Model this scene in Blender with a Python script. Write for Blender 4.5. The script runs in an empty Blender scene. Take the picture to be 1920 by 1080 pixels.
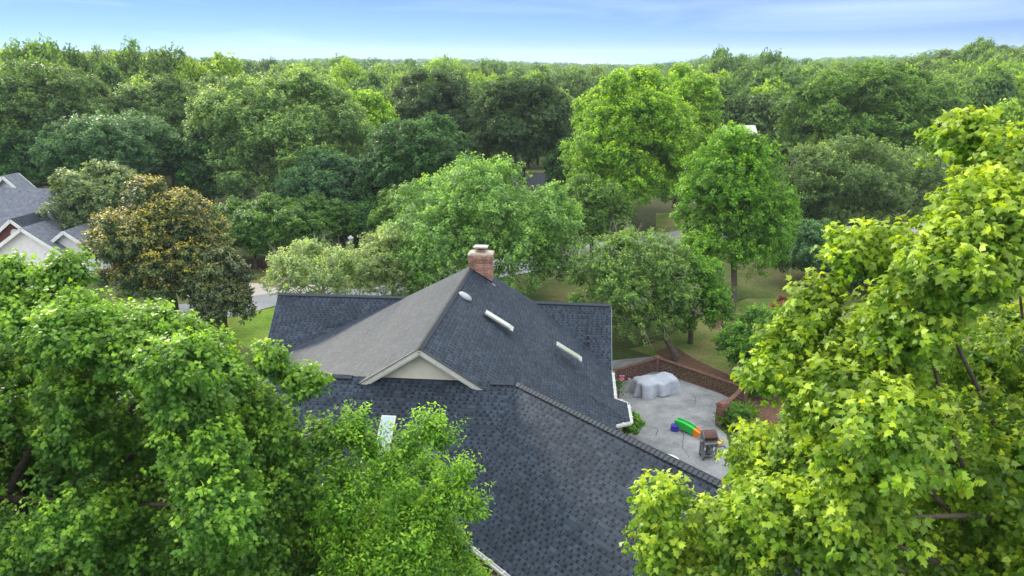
import bpy, math, random
import numpy as np
from mathutils import Vector, Matrix

# ------------------------------------------------------------------ camera, sky, sun, exposure
SC = bpy.context.scene
HAZE = 0.00022
FILL_CLOUD = (9.6, 9.6, 9.4, 1)  # bright overhead cloud layer, added above the view as fill light
F, HZ, H = 1350.0, 110.0, 16.0            # focal length in photo pixels, horizon row, camera height
PITCH = math.atan((540 - HZ) / F)
SUN_AZ, SUN_EL = math.radians(-38), math.radians(19)      # azimuth from +Y towards +X
cam_d = bpy.data.cameras.new('camera'); cam = bpy.data.objects.new('camera', cam_d)
SC.collection.objects.link(cam); SC.camera = cam
cam_d.sensor_width = 36; cam_d.lens = 36 * F / 1920; cam_d.clip_start = 0.3; cam_d.clip_end = 9000
cam.location = (0, 0, H); cam.rotation_euler = (math.pi / 2 - PITCH, 0, 0)
W = bpy.data.worlds.new('World'); SC.world = W; W.use_nodes = True
nt = W.node_tree; nt.nodes.clear()
sky = nt.nodes.new('ShaderNodeTexSky'); sky.sky_type = 'NISHITA'; sky.sun_disc = False
sky.sun_elevation = SUN_EL; sky.sun_rotation = SUN_AZ
sky.altitude = 200; sky.air_density = 1.0; sky.dust_density = 0.0; sky.ozone_density = 2.5
bg = nt.nodes.new('ShaderNodeBackground'); bg.inputs[1].default_value = 0.15
wo = nt.nodes.new('ShaderNodeOutputWorld')
tc = nt.nodes.new('ShaderNodeTexCoord')
mp = nt.nodes.new('ShaderNodeMapping'); mp.inputs['Scale'].default_value = (1.2, 2.0, 14); mp.inputs['Rotation'].default_value = (0.10, 0.06, 0.3)
nz = nt.nodes.new('ShaderNodeTexNoise'); nz.inputs['Scale'].default_value = 1.6; nz.inputs['Detail'].default_value = 7; nz.inputs['Distortion'].default_value = 0.8
cr = nt.nodes.new('ShaderNodeMapRange'); cr.inputs[1].default_value = 0.5; cr.inputs[2].default_value = 0.8; cr.inputs[3].default_value = 0; cr.inputs[4].default_value = 0.42
mx = nt.nodes.new('ShaderNodeMix'); mx.data_type = 'RGBA'; mx.inputs['B'].default_value = (3.6, 4.4, 5.6, 1)
L = nt.links.new
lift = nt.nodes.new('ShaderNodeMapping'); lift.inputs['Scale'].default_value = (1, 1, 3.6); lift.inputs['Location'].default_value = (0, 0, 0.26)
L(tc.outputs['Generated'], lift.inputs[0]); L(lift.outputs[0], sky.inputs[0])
tintn = nt.nodes.new('ShaderNodeMix'); tintn.data_type = 'RGBA'; tintn.blend_type = 'MULTIPLY'; tintn.inputs['Factor'].default_value = 1; tintn.inputs['B'].default_value = (0.59, 0.665, 0.84, 1)
L(tc.outputs['Generated'], mp.inputs[0]); L(mp.outputs[0], nz.inputs['Vector']); L(nz.outputs['Fac'], cr.inputs[0])
L(cr.outputs[0], mx.inputs['Factor']); L(sky.outputs[0], tintn.inputs['A']); L(tintn.outputs['Result'], mx.inputs['A']); 
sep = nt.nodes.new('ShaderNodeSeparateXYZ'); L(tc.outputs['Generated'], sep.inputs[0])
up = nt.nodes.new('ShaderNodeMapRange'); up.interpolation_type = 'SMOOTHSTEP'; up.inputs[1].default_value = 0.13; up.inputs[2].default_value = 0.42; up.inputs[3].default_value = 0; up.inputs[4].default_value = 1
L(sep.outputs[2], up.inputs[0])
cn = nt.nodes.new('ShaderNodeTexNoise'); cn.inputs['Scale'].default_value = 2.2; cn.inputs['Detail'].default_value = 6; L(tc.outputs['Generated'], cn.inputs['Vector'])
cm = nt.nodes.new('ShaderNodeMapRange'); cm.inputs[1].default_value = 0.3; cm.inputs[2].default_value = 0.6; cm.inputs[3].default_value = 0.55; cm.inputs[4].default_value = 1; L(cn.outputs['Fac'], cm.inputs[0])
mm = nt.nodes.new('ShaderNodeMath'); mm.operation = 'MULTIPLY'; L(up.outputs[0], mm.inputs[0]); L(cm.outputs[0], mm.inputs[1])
m2 = nt.nodes.new('ShaderNodeMix'); m2.data_type = 'RGBA'; m2.inputs['B'].default_value = FILL_CLOUD; L(mm.outputs[0], m2.inputs['Factor']); L(mx.outputs['Result'], m2.inputs['A'])
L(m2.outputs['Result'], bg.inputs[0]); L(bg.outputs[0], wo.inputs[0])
sun_d = bpy.data.lights.new('sun', 'SUN'); sun_d.energy = 2.5; sun_d.angle = math.radians(6); sun_d.color = (1, 0.9, 0.72)
sun = bpy.data.objects.new('sun', sun_d); SC.collection.objects.link(sun)
sdir = Vector((math.sin(SUN_AZ) * math.cos(SUN_EL), math.cos(SUN_AZ) * math.cos(SUN_EL), math.sin(SUN_EL)))
sun.rotation_euler = sdir.to_track_quat('Z', 'Y').to_euler(); sun.location = sdir * 60
vs = SC.view_settings; vs.view_transform = 'Standard'; vs.look = 'None'; vs.gamma = 1; vs.exposure = 1.12; vs.use_curve_mapping = False
SC.render.engine = 'CYCLES'
cy = SC.cycles
cy.use_denoising = True; cy.max_bounces = 6; cy.diffuse_bounces = 3; cy.glossy_bounces = 2; cy.transmission_bounces = 4
cy.transparent_max_bounces = 4; cy.volume_bounces = 0; cy.caustics_reflective = False; cy.caustics_refractive = False
cy.sample_clamp_indirect = 6

# ------------------------------------------------------------------ survey helpers (photo pixel -> place)
def ray(x, y):
    a = (x - 960) / F; b = (540 - y) / F
    return np.array([a, math.cos(PITCH) + b * math.sin(PITCH), -math.sin(PITCH) + b * math.cos(PITCH)])
def at(x, y, z=0.0):
    d = ray(x, y); t = (z - H) / d[2]; return np.array([0, 0, H]) + t * d
def atY(x, y, Y):
    d = ray(x, y); return np.array([0, 0, H]) + d * (Y / d[1])
HA = math.atan(144 / 1417.0)                               # the house is turned by this much
UU = np.array([math.cos(HA), -math.sin(HA), 0]); VV = np.array([math.sin(HA), math.cos(HA), 0]); ZZ = np.array([0, 0, 1.0])
def hp(u, v, z): return u * UU + v * VV + z * ZZ

# ------------------------------------------------------------------ object helpers
COL = SC.collection
def link(o, parent=None):
    COL.objects.link(o)
    if parent is not None: o.parent = parent
    return o
def tag(o, label=None, cat=None, group=None, kind=None):
    if label: o['label'] = label
    if cat: o['category'] = cat
    if group: o['group'] = group
    if kind: o['kind'] = kind
    return o
def empty(name, loc=(0, 0, 0), rz=0.0):
    o = bpy.data.objects.new(name, None); link(o); o.location = loc; o.rotation_euler = (0, 0, rz); o.empty_display_size = 0.3
    return o
class MB:
    def __init__(s): s.v = []; s.f = []; s.m = []; s.uv = {}
    def poly(s, pts, m=0, uv=None):
        i = len(s.v); s.v += [tuple(map(float, p)) for p in pts]; s.f.append(tuple(range(i, i + len(pts)))); s.m.append(m)
        if uv is not None: s.uv[len(s.f) - 1] = uv
    def faces(s, pts, fs, m=0):
        i = len(s.v); s.v += [tuple(map(float, p)) for p in pts]
        for f in fs: s.f.append(tuple(i + k for k in f)); s.m.append(m)
    def box(s, c, d, rz=0.0, m=0, M=None):
        c = np.array(c, float); x, y, z = [q / 2 for q in d]
        P = np.array([[sx * x, sy * y, sz * z] for sz in (-1, 1) for sx, sy in ((-1, -1), (1, -1), (1, 1), (-1, 1))])
        if M is not None: P = P @ np.array(M).T
        elif rz:
            k, q = math.cos(rz), math.sin(rz); P = P @ np.array([[k, q, 0], [-q, k, 0], [0, 0, 1]])
        s.faces(P + c, [(0, 3, 2, 1), (4, 5, 6, 7), (0, 1, 5, 4), (1, 2, 6, 5), (2, 3, 7, 6), (3, 0, 4, 7)], m)
    def bar(s, a, b, w, h, up=(0, 0, 1), m=0):
        a = np.array(a, float); b = np.array(b, float); x = b - a; l = np.linalg.norm(x); x = x / l
        y = np.cross(up, x); y /= np.linalg.norm(y); z = np.cross(x, y)
        s.box((a + b) / 2, (l, w, h), M=np.stack([x, y, z], 1), m=m)
    def tube(s, path, rad, n=8, m=0, cap=True):
        path = [np.array(p, float) for p in path]; rings = []
        i0 = len(s.v)
        for k, p in enumerate(path):
            d = path[min(k + 1, len(path) - 1)] - path[max(k - 1, 0)]; d /= (np.linalg.norm(d) + 1e-9)
            a = np.cross(d, (0, 0, 1.0));
            if np.linalg.norm(a) < 0.1: a = np.cross(d, (1.0, 0, 0))
            a /= np.linalg.norm(a); b = np.cross(d, a)
            r = rad[k] if hasattr(rad, '__len__') else rad
            for j in range(n):
                t = 2 * math.pi * j / n; s.v.append(tuple(p + r * (a * math.cos(t) + b * math.sin(t))))
        for k in range(len(path) - 1):
            for j in range(n):
                s.f.append((i0 + k * n + j, i0 + k * n + (j + 1) % n, i0 + (k + 1) * n + (j + 1) % n, i0 + (k + 1) * n + j)); s.m.append(m)
        if cap:
            s.f.append(tuple(i0 + j for j in range(n))[::-1]); s.m.append(m)
            s.f.append(tuple(i0 + (len(path) - 1) * n + j for j in range(n))); s.m.append(m)
    def lathe(s, prof, c, n=20, m=0):
        i0 = len(s.v); c = np.array(c, float)
        for r, z in prof:
            for j in range(n):
                t = 2 * math.pi * j / n; s.v.append((c[0] + r * math.cos(t), c[1] + r * math.sin(t), c[2] + z))
        for k in range(len(prof) - 1):
            for j in range(n):
                s.f.append((i0 + k * n + j, i0 + k * n + (j + 1) % n, i0 + (k + 1) * n + (j + 1) % n, i0 + (k + 1) * n + j)); s.m.append(m)
        s.f.append(tuple(i0 + j for j in range(n))[::-1]); s.m.append(m)
        s.f.append(tuple(i0 + (len(prof) - 1) * n + j for j in range(n))); s.m.append(m)
    def build(s, name, mats, parent=None, smooth=False, bevel=0):
        me = bpy.data.meshes.new(name); me.from_pydata(s.v, [], s.f)
        if not isinstance(mats, (list, tuple)): mats = [mats]
        for q in mats: me.materials.append(q)
        me.polygons.foreach_set('material_index', s.m)
        uvl = me.uv_layers.new(name='UVMap'); me.update()
        co = np.array(s.v); buf = np.zeros((len(me.loops), 2))
        for p in me.polygons:
            li = p.loop_start
            if p.index in s.uv:
                for k, q in enumerate(s.uv[p.index]): buf[li + k] = q
                continue
            n = np.array(p.normal); h = np.array([-n[1], n[0], 0.0])
            l = np.linalg.norm(h); h = h / l if l > 0.05 else np.array([1.0, 0, 0]); w = np.cross(n, h)
            for k, vi in enumerate(p.vertices): buf[li + k] = (co[vi] @ h, co[vi] @ w)
        uvl.data.foreach_set('uv', buf.ravel())
        if smooth: me.shade_smooth()
        o = bpy.data.objects.new(name, me); link(o, parent)
        if bevel:
            b = o.modifiers.new('bevel', 'BEVEL'); b.width = bevel; b.segments = 2; b.limit_method = 'ANGLE'
        return o

# ------------------------------------------------------------------ materials
def new_mat(name):
    m = bpy.data.materials.new(name); m.use_nodes = True; t = m.node_tree
    return m, t, t.nodes['Principled BSDF'], t.links.new
def ramp(t, stops):
    r = t.nodes.new('ShaderNodeValToRGB'); e = r.color_ramp.elements
    while len(e) < len(stops): e.new(0.5)
    for q, (p, c) in zip(e, stops): q.position = p; q.color = (*c, 1)
    return r
def rough_mat(name, c1, c2, scale=6, rough=0.8, bump=0.0, spec=0.3, detail=6, coord='Object', metal=0):
    m, t, b, l = new_mat(name)
    tc = t.nodes.new('ShaderNodeTexCoord'); n = t.nodes.new('ShaderNodeTexNoise'); n.inputs['Scale'].default_value = scale; n.inputs['Detail'].default_value = detail
    n.inputs['Roughness'].default_value = 0.65
    r = ramp(t, [(0.3, c1), (0.7, c2)])
    l(tc.outputs[coord], n.inputs['Vector']); l(n.outputs['Fac'], r.inputs[0]); l(r.outputs[0], b.inputs['Base Color'])
    b.inputs['Roughness'].default_value = rough; b.inputs['Specular IOR Level'].default_value = spec; b.inputs['Metallic'].default_value = metal
    if bump:
        bp = t.nodes.new('ShaderNodeBump'); bp.inputs['Strength'].default_value = 0.6; bp.inputs['Distance'].default_value = bump
        l(n.outputs['Fac'], bp.inputs['Height']); l(bp.outputs[0], b.inputs['Normal'])
    return m
def mixc(t, l, mode, fac, a, b):
    x = t.nodes.new('ShaderNodeMix'); x.data_type = 'RGBA'; x.blend_type = mode
    for s, q in (('Factor', fac), ('A', a), ('B', b)):
        if hasattr(q, 'is_output'): l(q, x.inputs[s])
        elif s == 'Factor': x.inputs[s].default_value = q
        else: x.inputs[s].default_value = (*q, 1)
    return x.outputs['Result']
def shingle_mat(name, dark, light, row=0.135, tab=0.112):
    m, t, b, l = new_mat(name)
    uv = t.nodes.new('ShaderNodeTexCoord').outputs['UV']
    def M(op, a, b_=None, c_=None):
        k = t.nodes.new('ShaderNodeMath'); k.operation = op
        for i, q in enumerate((a, b_, c_)):
            if q is None: continue
            if hasattr(q, 'is_output'): l(q, k.inputs[i])
            else: k.inputs[i].default_value = q
        return k.outputs[0]
    def wn(x, y, z):
        c = t.nodes.new('ShaderNodeCombineXYZ')
        for i, q in enumerate((x, y, z)):
            if hasattr(q, 'is_output'): l(q, c.inputs[i])
            else: c.inputs[i].default_value = q
        w = t.nodes.new('ShaderNodeTexWhiteNoise'); w.noise_dimensions = '3D'; l(c.outputs[0], w.inputs['Vector']); return w.outputs['Value']
    sx = t.nodes.new('ShaderNodeSeparateXYZ'); l(uv, sx.inputs[0])
    v = M('DIVIDE', sx.outputs[1], row); ri = M('FLOOR', v); fr = M('FRACT', v)
    u = M('ADD', M('DIVIDE', sx.outputs[0], tab), M('MULTIPLY', wn(ri, 3.0, 0.5), 7.0)); ci = M('FLOOR', u); fu = M('FRACT', u)
    # every second cell is a cut-out of varying width that shows the dark under-layer
    odd = M('GREATER_THAN', M('FRACT', M('MULTIPLY', ci, 0.5)), 0.25)
    wd = M('MULTIPLY_ADD', wn(ci, ri, 1.5), 0.75, 0.35)
    gap = M('MULTIPLY', M('MULTIPLY', odd, M('LESS_THAN', fu, wd)), M('LESS_THAN', fr, 0.66))
    gap = M('MULTIPLY', gap, M('GREATER_THAN', wn(ci, ri, 4.5), 0.16))
    tone = wn(M('FLOOR', M('MULTIPLY', ci, 0.5)), ri, 9.5)
    nz = t.nodes.new('ShaderNodeTexNoise'); nz.inputs['Scale'].default_value = 0.6; nz.inputs['Detail'].default_value = 9; l(uv, nz.inputs['Vector'])
    gr = t.nodes.new('ShaderNodeTexNoise'); gr.inputs['Scale'].default_value = 40; gr.inputs['Detail'].default_value = 3; l(uv, gr.inputs['Vector'])
    r1 = ramp(t, [(0.0, tuple(a * .62 + c * .38 for a, c in zip(dark, light))), (1.0, light)]); l(tone, r1.inputs[0])
    c = mixc(t, l, 'MIX', M('MULTIPLY', gap, 0.85), r1.outputs[0], tuple(q * 0.6 for q in dark))
    c = mixc(t, l, 'MIX', M('MULTIPLY', M('LESS_THAN', fr, 0.10), 0.6), c, tuple(q * 0.4 for q in dark))  # shadow line under each course, painted into the colour
    rg = ramp(t, [(0.3, (0.78, 0.78, 0.8)), (0.7, (1.18, 1.18, 1.18))]); l(nz.outputs['Fac'], rg.inputs[0])
    c = mixc(t, l, 'MULTIPLY', 1.0, c, rg.outputs[0])
    rr = ramp(t, [(0.3, (0.7, 0.7, 0.7)), (0.7, (1.35, 1.35, 1.35))]); l(gr.outputs['Fac'], rr.inputs[0])
    c = mixc(t, l, 'MULTIPLY', 0.7, c, rr.outputs[0])
    l(c, b.inputs['Base Color']); b.inputs['Roughness'].default_value = 0.68; b.inputs['Specular IOR Level'].default_value = 0.16
    h = M('MULTIPLY_ADD', gr.outputs['Fac'], 0.5, M('SUBTRACT', M('SUBTRACT', 1.0, fr), M('MULTIPLY', gap, 0.8)))
    bp = t.nodes.new('ShaderNodeBump'); bp.inputs['Strength'].default_value = 1; bp.inputs['Distance'].default_value = 0.010
    l(h, bp.inputs['Height']); l(bp.outputs[0], b.inputs['Normal'])
    return m
def brick_mat(name, c1, c2, mortar=(0.32, 0.27, 0.23)):
    m, t, b, l = new_mat(name)
    uv = t.nodes.new('ShaderNodeTexCoord').outputs['UV']
    k = t.nodes.new('ShaderNodeTexBrick'); k.inputs['Scale'].default_value = 1; k.inputs['Brick Width'].default_value = 0.215; k.inputs['Row Height'].default_value = 0.075
    k.inputs['Mortar Size'].default_value = 0.006; k.inputs['Color1'].default_value = (*c1, 1); k.inputs['Color2'].default_value = (*c2, 1); k.inputs['Mortar'].default_value = (*mortar, 1)
    l(uv, k.inputs['Vector'])
    n = t.nodes.new('ShaderNodeTexNoise'); n.inputs['Scale'].default_value = 3; n.inputs['Detail'].default_value = 8; l(uv, n.inputs['Vector'])
    r = ramp(t, [(0.35, (0.55, 0.5, 0.5)), (0.65, (1.2, 1.15, 1.1))]); l(n.outputs['Fac'], r.inputs[0])
    l(mixc(t, l, 'MULTIPLY', 0.9, k.outputs['Color'], r.outputs[0]), b.inputs['Base Color']); b.inputs['Roughness'].default_value = 0.85
    bp = t.nodes.new('ShaderNodeBump'); bp.invert = True; bp.inputs['Distance'].default_value = 0.006; l(k.outputs['Fac'], bp.inputs['Height']); l(bp.outputs[0], b.inputs['Normal'])
    return m
_leaf = {}
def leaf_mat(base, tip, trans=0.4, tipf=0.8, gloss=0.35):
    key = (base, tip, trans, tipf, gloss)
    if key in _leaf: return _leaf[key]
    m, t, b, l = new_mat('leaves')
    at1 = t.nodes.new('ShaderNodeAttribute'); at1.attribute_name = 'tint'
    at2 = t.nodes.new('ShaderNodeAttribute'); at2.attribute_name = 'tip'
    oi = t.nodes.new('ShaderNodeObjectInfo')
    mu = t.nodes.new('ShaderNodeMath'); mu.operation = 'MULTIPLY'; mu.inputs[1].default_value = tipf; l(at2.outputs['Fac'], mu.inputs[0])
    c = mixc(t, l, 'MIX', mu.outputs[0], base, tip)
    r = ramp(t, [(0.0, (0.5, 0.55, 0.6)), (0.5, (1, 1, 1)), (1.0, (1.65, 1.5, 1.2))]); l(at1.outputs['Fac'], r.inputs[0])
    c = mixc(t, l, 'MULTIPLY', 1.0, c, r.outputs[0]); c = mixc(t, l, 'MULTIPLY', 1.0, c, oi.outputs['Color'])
    l(c, b.inputs['Base Color']); b.inputs['Roughness'].default_value = 0.5; b.inputs['Specular IOR Level'].default_value = gloss
    tr = t.nodes.new('ShaderNodeBsdfTranslucent'); l(mixc(t, l, 'MULTIPLY', 1.0, c, (1.5, 1.35, 0.5)), tr.inputs[0])
    ms = t.nodes.new('ShaderNodeMixShader'); ms.inputs[0].default_value = trans
    l(b.outputs[0], ms.inputs[1]); l(tr.outputs[0], ms.inputs[2]); l(ms.outputs[0], t.nodes['Material Output'].inputs[0])
    _leaf[key] = m; return m

MT = {}
MT['bark'] = rough_mat('bark', (0.045, 0.035, 0.028), (0.13, 0.11, 0.09), 9, 0.95, 0.03)
MT['pale_bark'] = rough_mat('pale_bark', (0.16, 0.14, 0.12), (0.36, 0.33, 0.30), 9, 0.9, 0.01)
MT['roof'] = shingle_mat('asphalt_shingle', (0.006, 0.011, 0.021), (0.033, 0.049, 0.073))
MT['ridge'] = rough_mat('ridge_shingle', (0.015, 0.021, 0.032), (0.035, 0.046, 0.062), 18, 0.7, 0.004)
MT['far_roof'] = rough_mat('far_shingle', (0.06, 0.07, 0.095), (0.15, 0.17, 0.21), 4, 0.8, 0, detail=10)
MT['white'] = rough_mat('white_paint', (0.52, 0.54, 0.56), (0.66, 0.67, 0.66), 2.5, 0.5)
MT['siding'] = rough_mat('cream_siding', (0.50, 0.495, 0.46), (0.60, 0.59, 0.55), 1.4, 0.6)
MT['brick'] = brick_mat('red_brick', (0.22, 0.105, 0.075), (0.15, 0.07, 0.052))
MT['pink_brick'] = brick_mat('pink_brick', (0.40, 0.20, 0.15), (0.22, 0.11, 0.09), (0.40, 0.34, 0.29))
MT['lattice_brick'] = rough_mat('lattice_brick', (0.07, 0.042, 0.033), (0.16, 0.09, 0.068), 7, 0.9, 0.004)
MT['black'] = rough_mat('black_metal', (0.012, 0.012, 0.014), (0.03, 0.03, 0.033), 8, 0.45)
MT['mortar_cap'] = rough_mat('chimney_crown', (0.30, 0.25, 0.21), (0.50, 0.44, 0.38), 5, 0.9, 0.01)
MT['tin'] = rough_mat('galvanised', (0.30, 0.31, 0.33), (0.46, 0.47, 0.48), 5, 0.45, metal=0.3)
MT['vent'] = rough_mat('grey_vent', (0.24, 0.27, 0.31), (0.36, 0.39, 0.43), 5, 0.45)
MT['cover'] = rough_mat('grey_cloth', (0.25, 0.29, 0.35), (0.38, 0.42, 0.49), 2.2, 0.85, 0.01)
MT['grill_red'] = rough_mat('grill_lid_enamel', (0.05, 0.018, 0.014), (0.09, 0.035, 0.028), 4, 0.35)
MT['grill_grey'] = rough_mat('grill_cast', (0.09, 0.10, 0.11), (0.2, 0.21, 0.22), 6, 0.55)
for k, c in dict(green=(0.02, 0.42, 0.06), orange=(0.75, 0.22, 0.02), yellow=(0.8, 0.5, 0.05), purple=(0.04, 0.03, 0.35)).items():
    MT['toy_' + k] = rough_mat('toy_' + k, tuple(q * 0.85 for q in c), c, 3, 0.4)
MT['pink'] = rough_mat('pink_petal', (0.5, 0.12, 0.25), (0.7, 0.25, 0.4), 20, 0.6)
MT['mulch'] = rough_mat('mulch', (0.05, 0.028, 0.018), (0.16, 0.09, 0.06), 5, 1, 0.03, detail=12)
MT['forest_floor'] = rough_mat('forest_floor', (0.035, 0.05, 0.018), (0.10, 0.11, 0.045), 2, 1, 0.03, detail=12)
MT['asphalt'] = rough_mat('road_surface', (0.20, 0.215, 0.235), (0.27, 0.285, 0.305), 0.8, 0.9, 0.0, detail=10)
MT['concrete'] = rough_mat('pale_concrete', (0.36, 0.33, 0.29), (0.48, 0.44, 0.39), 0.8, 0.9, 0.0, detail=10)
MT['dim_brick'] = rough_mat('dim_brick', (0.13, 0.05, 0.04), (0.2, 0.08, 0.06), 8, 0.9)
def glass_mat(name, c, rough=0.06, spec=1.0):
    m, t, b, l = new_mat(name); n = t.nodes.new('ShaderNodeTexNoise'); n.inputs['Scale'].default_value = 3
    tc = t.nodes.new('ShaderNodeTexCoord'); l(tc.outputs['Object'], n.inputs['Vector'])
    r = ramp(t, [(0.3, tuple(q * 0.85 for q in c)), (0.7, c)]); l(n.outputs['Fac'], r.inputs[0]); l(r.outputs[0], b.inputs['Base Color'])
    b.inputs['Roughness'].default_value = rough; b.inputs['Specular IOR Level'].default_value = spec; b.inputs['Coat Weight'].default_value = 0.6; b.inputs['Coat Roughness'].default_value = 0.05
    return m
MT['skylight'] = glass_mat('skylight_dome', (0.42, 0.47, 0.40))
MT['glass'] = glass_mat('skylight_glass', (0.22, 0.36, 0.42))  # pale blue of the reflected sky is put into the base colour
MT['window'] = glass_mat('window_glass', (0.05, 0.06, 0.07))
def patio_mat():
    m, t, b, l = new_mat('patio_concrete')
    tc = t.nodes.new('ShaderNodeTexCoord').outputs['Object']
    n = t.nodes.new('ShaderNodeTexNoise'); n.inputs['Scale'].default_value = 0.55; n.inputs['Detail'].default_value = 9; n.inputs['Roughness'].default_value = 0.7; l(tc, n.inputs['Vector'])
    r = ramp(t, [(0.33, (0.10, 0.11, 0.12)), (0.5, (0.20, 0.215, 0.23)), (0.7, (0.30, 0.315, 0.33))]); l(n.outputs['Fac'], r.inputs[0])
    n2 = t.nodes.new('ShaderNodeTexNoise'); n2.inputs['Scale'].default_value = 14; n2.inputs['Detail'].default_value = 6; l(tc, n2.inputs['Vector'])
    r2 = ramp(t, [(0.35, (0.8, 0.8, 0.8)), (0.65, (1.1, 1.1, 1.1))]); l(n2.outputs['Fac'], r2.inputs[0])
    c = mixc(t, l, 'MULTIPLY', 1.0, r.outputs[0], r2.outputs[0])
    l(c, b.inputs['Base Color']); b.inputs['Roughness'].default_value = 0.85
    return m
MT['patio'] = patio_mat()
def ground_mat(name, cols, s1=0.06, s2=3.0):
    m, t, b, l = new_mat(name)
    tc = t.nodes.new('ShaderNodeTexCoord').outputs['Object']
    n = t.nodes.new('ShaderNodeTexNoise'); n.inputs['Scale'].default_value = s1; n.inputs['Detail'].default_value = 10; n.inputs['Roughness'].default_value = 0.62; l(tc, n.inputs['Vector'])
    r = ramp(t, [(0.36, cols[0]), (0.5, cols[1]), (0.64, cols[2])]); l(n.outputs['Fac'], r.inputs[0])
    n2 = t.nodes.new('ShaderNodeTexNoise'); n2.inputs['Scale'].default_value = s2; n2.inputs['Detail'].default_value = 8; n2.inputs['Roughness'].default_value = 0.8; l(tc, n2.inputs['Vector'])
    r2 = ramp(t, [(0.3, (0.5, 0.55, 0.5)), (0.7, (1.4, 1.35, 1.3))]); l(n2.outputs['Fac'], r2.inputs[0])
    l(mixc(t, l, 'MULTIPLY', 1.0, r.outputs[0], r2.outputs[0]), b.inputs['Base Color']); b.inputs['Roughness'].default_value = 1; b.inputs['Specular IOR Level'].default_value = 0.1
    bp = t.nodes.new('ShaderNodeBump'); bp.inputs['Distance'].default_value = 0.05; l(n2.outputs['Fac'], bp.inputs['Height']); l(bp.outputs[0], b.inputs['Normal'])
    return m
MT['ground'] = ground_mat('grass_ground', [(0.035, 0.055, 0.018), (0.07, 0.10, 0.03), (0.16, 0.15, 0.07)])
MT['lawn'] = ground_mat('lawn', [(0.10, 0.2, 0.02), (0.14, 0.26, 0.03), (0.2, 0.26, 0.05)], 0.3, 5)
MT['dry'] = ground_mat('dry_lawn', [(0.09, 0.17, 0.03), (0.16, 0.19, 0.06), (0.25, 0.21, 0.11)], 0.35, 6)

# ------------------------------------------------------------------ terrain
def gz(x, y):
    x = np.asarray(x, float); y = np.asarray(y, float)
    d = np.sqrt(x * x + y * y)
    s = lambda a, b, t: (lambda q: q * q * (3 - 2 * q))(np.clip((t - a) / (b - a), 0, 1))
    z = -9.0 * s(75, 210, d) + 6.0 * s(300, 700, d)
    az = np.degrees(np.arctan2(x, y))
    z = z + 19 * s(8, 34, az) * s(120, 300, d)
    z = z + 8.0 * s(12, 36, -az) * s(90, 170, d)
    z = z + 1.2 * np.sin(x / 61.0) * np.cos(y / 47.0) * s(90, 200, d)
    return z
def terrain():
    t = np.linspace(-1, 1, 181); c = np.sign(t) * (np.abs(t) * 60 + np.abs(t) ** 3.2 * 2500)
    X, Y = np.meshgrid(c, c + 30); Z = gz(X, Y); n = len(t)
    vs_ = np.stack([X.ravel(), Y.ravel(), Z.ravel()], 1)
    i = np.arange(n - 1)[:, None] * n + np.arange(n - 1)[None, :]; i = i.ravel()
    fs = np.stack([i, i + 1, i + n + 1, i + n], 1)
    me = bpy.data.meshes.new('ground'); me.from_pydata(vs_.tolist(), [], fs.tolist()); me.materials.append(MT['ground']); me.shade_smooth()
    o = bpy.data.objects.new('ground', me); link(o); o['kind'] = 'structure'; return o
terrain()
def sheet(name, pts, mat, z, n=1):
    mb = MB(); P = [np.array([p[0], p[1], z]) for p in pts]
    mb.poly(P); o = mb.build(name, mat); o['kind'] = 'structure'; return o
def px(pts, z=0.0): return [at(x, y, z)[:2] for x, y in pts]
sheet('lawn', px([(60, 720), (440, 640), (560, 700), (620, 600), (640, 572), (520, 575), (440, 592), (330, 606), (60, 625)]), MT['lawn'], 0.004)
sheet('side_lawn', px([(1180, 655), (1240, 640), (1300, 600), (1400, 560), (1560, 560), (1640, 640), (1600, 760), (1420, 760), (1240, 672)]), MT['dry'], 0.004)
sheet('far_lawn', px([(380, 520), (480, 492), (560, 486), (700, 500), (700, 535), (520, 532), (400, 531)]), MT['dry'], 0.020)
sheet('verge', px([(1230, 437), (1230, 400), (1330, 396), (1420, 420), (1420, 450), (1330, 452)]), MT['dry'], 0.020)
sheet('road', px([(-400, 680), (60, 622), (330, 604), (440, 594), (520, 573), (700, 556), (800, 545), (1000, 510), (1280, 468), (1500, 452), (1900, 440), (1900, 415), (1500, 425), (1280, 432), (1000, 470), (800, 520), (700, 540), (520, 549), (440, 560), (330, 572), (60, 592), (-400, 640)]), MT['asphalt'], 0.026)
sheet('driveway', px([(380, 566), (440, 560), (520, 549), (640, 543), (560, 531), (440, 532), (300, 536)]), MT['concrete'], 0.030)
sheet('driveway', px([(-200, 600), (90, 588), (150, 540), (40, 520), (-200, 540)]), MT['concrete'], 0.008)
sheet('mulch_bed', px([(1330, 590), (1372, 588), (1440, 600), (1425, 622), (1380, 628), (1335, 616)]), MT['mulch'], 0.008)
sheet('mulch_bed', px([(1225, 660), (1262, 648), (1300, 672), (1360, 700), (1420, 726), (1412, 740), (1330, 704), (1250, 674)]), MT['mulch'], 0.008)
sheet('mulch_bed', px([(1372, 775), (1412, 745), (1520, 740), (1560, 800), (1480, 850), (1400, 812)]), MT['mulch'], 0.012)
sheet('mulch_bed', px([(430, 505), (520, 480), (700, 470), (720, 500), (560, 498), (470, 505)]), MT['mulch'], 0.023)
sheet('woodland_floor', px([(-600, 440), (-600, 330), (1000, 330), (1300, 350), (2600, 350), (2600, 440), (1450, 440), (1050, 455), (700, 462), (480, 488), (300, 500)]), MT['forest_floor'], 0.016)

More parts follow.
